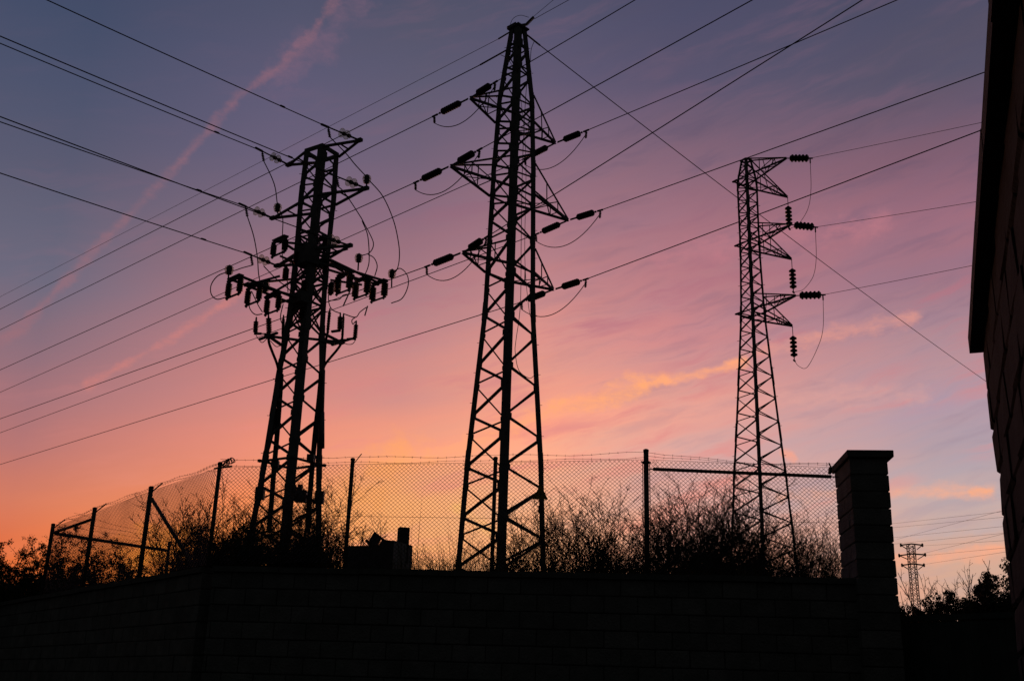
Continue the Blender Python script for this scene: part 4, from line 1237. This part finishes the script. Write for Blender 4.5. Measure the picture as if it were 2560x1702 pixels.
G1 = 'bare twiggy shrubs behind the front fence'
SH = [  # px, top row, depth, spread
    (490, 1268, 21.0, .7, 0, 'sparse twiggy shrub beside the fence brace left of the left pylon'),
    (548, 1195, 22.0, .95, 0, 'tall dense twiggy shrub just left of the left pylon base'),
    (640, 1205, 20.5, .95, 0, 'dark dense shrub crowding the left legs of the left pylon'),
    (735, 1200, 20.5, .95, 0, 'dark dense shrub in front of the thick leg of the left pylon'),
    (828, 1185, 22.0, .9, 0, 'twiggy shrub between the left pylon and the second fence post'),
    (900, 1272, 22.5, .75, 0, 'thin twiggy shrub behind the tilted block and housing'),
    (1210, 1335, 23.0, .9, 0, 'low sparse twigs between the legs of the central pylon'),
    (1400, 1225, 21.0, .9, 0, 'twiggy shrub right of the warning sign leg'),
    (1490, 1215, 20.0, .85, 0, 'bushy bare shrub between the central pylon and the tall fence post'),
    (1590, 1200, 20.5, .9, 0, 'bare shrub behind the tall fence post'),
    (1690, 1178, 21.0, .95, 0, 'tall bare shrub under the left part of the fence rail'),
    (1780, 1178, 20.5, .9, 0, 'tallest bare shrub just left of the right pylon'),
    (1865, 1205, 20.0, .9, 0, 'dense bare shrub in front of the right pylon'),
    (1945, 1285, 20.5, .8, 0, 'darker bare shrub under the right leg of the right pylon'),
    (2015, 1250, 19.5, .5, 0, 'slim twiggy shrub left of the block pillar'),
    (2062, 1340, 18.0, .42, 0, 'small sparse shrub against the block pillar'),
    (1320, 1305, 22.0, .8, 0, 'low twiggy shrub behind the right leg of the central pylon'),
    (1540, 1260, 18.8, .8, 0, 'lower bushy bare shrub nearest the wall left of the tall fence post'),
    (1730, 1240, 18.8, .85, 0, 'lower bushy bare shrub nearest the wall under the fence rail'),
    (1840, 1255, 18.6, .8, 0, 'lower bushy bare shrub nearest the wall at the right pylon'),
    (690, 1275, 18.8, .9, 0, 'lower bushy bare shrub nearest the wall at the left pylon'),
    (590, 1290, 18.8, .85, 0, 'lower bushy bare shrub nearest the wall corner'),
]
for i, (x, y, D, s_, n, lb) in enumerate(SH):
    place_shrub('shrub', x, y, D, 'twiggy', s_ * 1.12, i, lb, 'shrub', G1)
# denser low growth filling the bush round the left pylon
for i, (x, y, D, s_, n, lb) in enumerate([(535, 1352, 19.5, .8, 26, 'low dark bush at the wall corner under the twigs'), (622, 1302, 19, .85, 28, 'low dark bush in front of the left pylon'), (708, 1290, 19, .85, 28, 'low dark bush below the control box of the left pylon'), (788, 1322, 19, .65, 24, 'low dark bush beside the second fence post'), (485, 1405, 19.5, .45, 16, 'small low bush at the foot of the fence brace')]):
    place_shrub('shrub', x, y, D, 'dense', s_, i, lb, 'shrub', 'low dark bushes round the left pylon')

# leafy shrubs on the far left behind the receding wall
for i, (x, y, D, s_, n, lb) in enumerate([(42, 1340, 23, .62, 18, 'leafy shrub standing left of the last fence post'), (100, 1345, 23.5, .45, 14, 'second leafy shrub touching the last fence post'), (178, 1315, 24, .62, 22, 'tall leafy shrub behind the two left fence posts'),
                                          (262, 1335, 24, .62, 19, 'round leafy shrub behind the long low rail'), (-10, 1395, 22, .6, 16, 'leafy shrub cut by the left edge'), (225, 1400, 22.5, .75, 15, 'low leafy shrub along the receding wall'), (140, 1410, 22.5, .7, 15, 'low leafy shrub between the last two left fence posts'), (55, 1415, 22.3, .6, 15, 'low leafy shrub in front of the last fence post')]):
    place_shrub('leafy_shrub', x, y, D, 'leafy', s_ * 1.1, i, lb, 'shrub', 'leafy shrubs at the left', base=TZ - .5)

# trees and shrubs beyond the gate
def crown_tree(px, top_px, D, rx, rz, label, seed, leafs=2600, group=None, trunk=True, base=TZ, leaf=.07, clumps=26):
    rg = random.Random(seed); t = P(px, top_px, D); c = t - V((0, 0, rz)); root = empty('tree', V((t.x, D, base))); tag(root, label, 'tree', group)
    tr = MB(); top_ = c + V((0, 0, rz * .3)); tr.tube(spline([V((t.x, D, base)), V((t.x + .05, D, (base + c.z) / 2)), c, top_]), .09, 7, .02)
    lf = MB(); cl = []
    for k in range(clumps):
        d = V((rg.gauss(0, 1), rg.gauss(0, 1), rg.gauss(0, 1))).normalized() * rg.uniform(.35, .86)
        q = c + V((d.x * rx, d.y * rx, d.z * rz)); cl.append((q, rg.uniform(.28, .42) * min(rx, rz) * 1.2))
        tr.tube([c - V((0, 0, rz * .4)), q], .025, 4, .006, caps=False)
    for k in range(int(leafs * 1.7)):
        q, r_ = rg.choice(cl); d = V((rg.gauss(0, 1), rg.gauss(0, 1), rg.gauss(0, 1))).normalized() * (r_ * rg.random() ** .4)
        p = q + d; a = V((rg.gauss(0, 1), rg.gauss(0, 1), rg.gauss(0, 1))).normalized(); u, w = perp(a); s_ = leaf * rg.uniform(.5, 1.2)
        lf.face(p - a * s_, p + u * s_ * .5, p + a * s_, p - u * s_ * .5)
    tr.build('trunk', 'bark', root); lf.build('crown', 'green', root)
GT = 'trees beyond the gate'
crown_tree(2540, 1393, 34, .9, 1.6, 'largest dark tree touching the building edge', 1, 5200, GT)
crown_tree(2446, 1424, 38, .36, .5, 'left one of the pair of small round trees beside the large dark tree', 2, 900, GT, leaf=.06, clumps=12)
crown_tree(2467, 1419, 40, .40, .55, 'right one of the pair of small round trees beside the large dark tree', 3, 900, GT, leaf=.06, clumps=12)
crown_tree(2372, 1452, 30, .33, .9, 'small rounded dark tree right of the tiny distant pylon', 4, 2200, GT, leaf=.05)
crown_tree(2410, 1456, 30, .42, .9, 'rounded dark tree under the bare sapling', 5, 2400, GT, leaf=.05)
crown_tree(2335, 1466, 28, .42, .9, 'low dark tree just right of the tiny pylon base', 6, 2400, GT, leaf=.05)
crown_tree(2288, 1476, 27, .33, .9, 'low dark tree in front of the tiny pylon base', 7, 2000, GT, leaf=.05)
crown_tree(2458, 1440, 30, .65, 1.1, 'wide dark tree below the pair of small round trees', 8, 3400, GT, leaf=.05)
crown_tree(2500, 1424, 31, .7, 1.2, 'wide dark tree below the largest tree', 9, 3400, GT, leaf=.05)
crown_tree(2252, 1490, 26, .3, .8, 'low dark tree close to the block pillar', 10, 1600, GT, leaf=.05)
GS = 'bare saplings beyond the gate'
for i, (x, y, D, s_, n, lb) in enumerate([(2412, 1396, 24, .3, 3, 'tallest bare sapling with stiff side twigs'), (2352, 1420, 24, .3, 4, 'bare sapling between the tiny pylon and the tallest sapling'), (2312, 1424, 24, .35, 5, 'bare sapling right of the tiny pylon'), (2260, 1438, 22, .28, 6, 'leafy sapling beside the block pillar'), (2383, 1432, 25, .25, 3, 'short bare sapling left of the tallest one')]):
    place_shrub('sapling', x, y, D, 'sapling', s_, i, lb, 'sapling', GS)

# grass along the top of the wall
gr_ = MB(); rg = random.Random(11)
for k in range(8000):
    x = rg.uniform(990, 2085); D = rg.uniform(13.9, 16.5); hgt = (.42 + rg.expovariate(5.5) if x < 1250 else .35 + rg.expovariate(7))
    if x > 1250 and rg.random() < .5: continue
    b = P(x, 1440, D); b.z = TZ; d = V((rg.uniform(-.35, .35), rg.uniform(-.35, .35), 1)).normalized()
    w = V((rg.uniform(-1, 1), rg.uniform(-1, 1), 0)).normalized() * .0045
    m1 = b + d * hgt * .6; t_ = b + d * hgt + V((d.x, d.y, 0)) * hgt * .3
    gr_.face(b - w, b + w, m1 + w * .7, m1 - w * .7); gr_.face(m1 - w * .7, m1 + w * .7, t_)
structure(gr_.build('grass', 'grass', None, V((0, 15, TZ))), 'stuff')
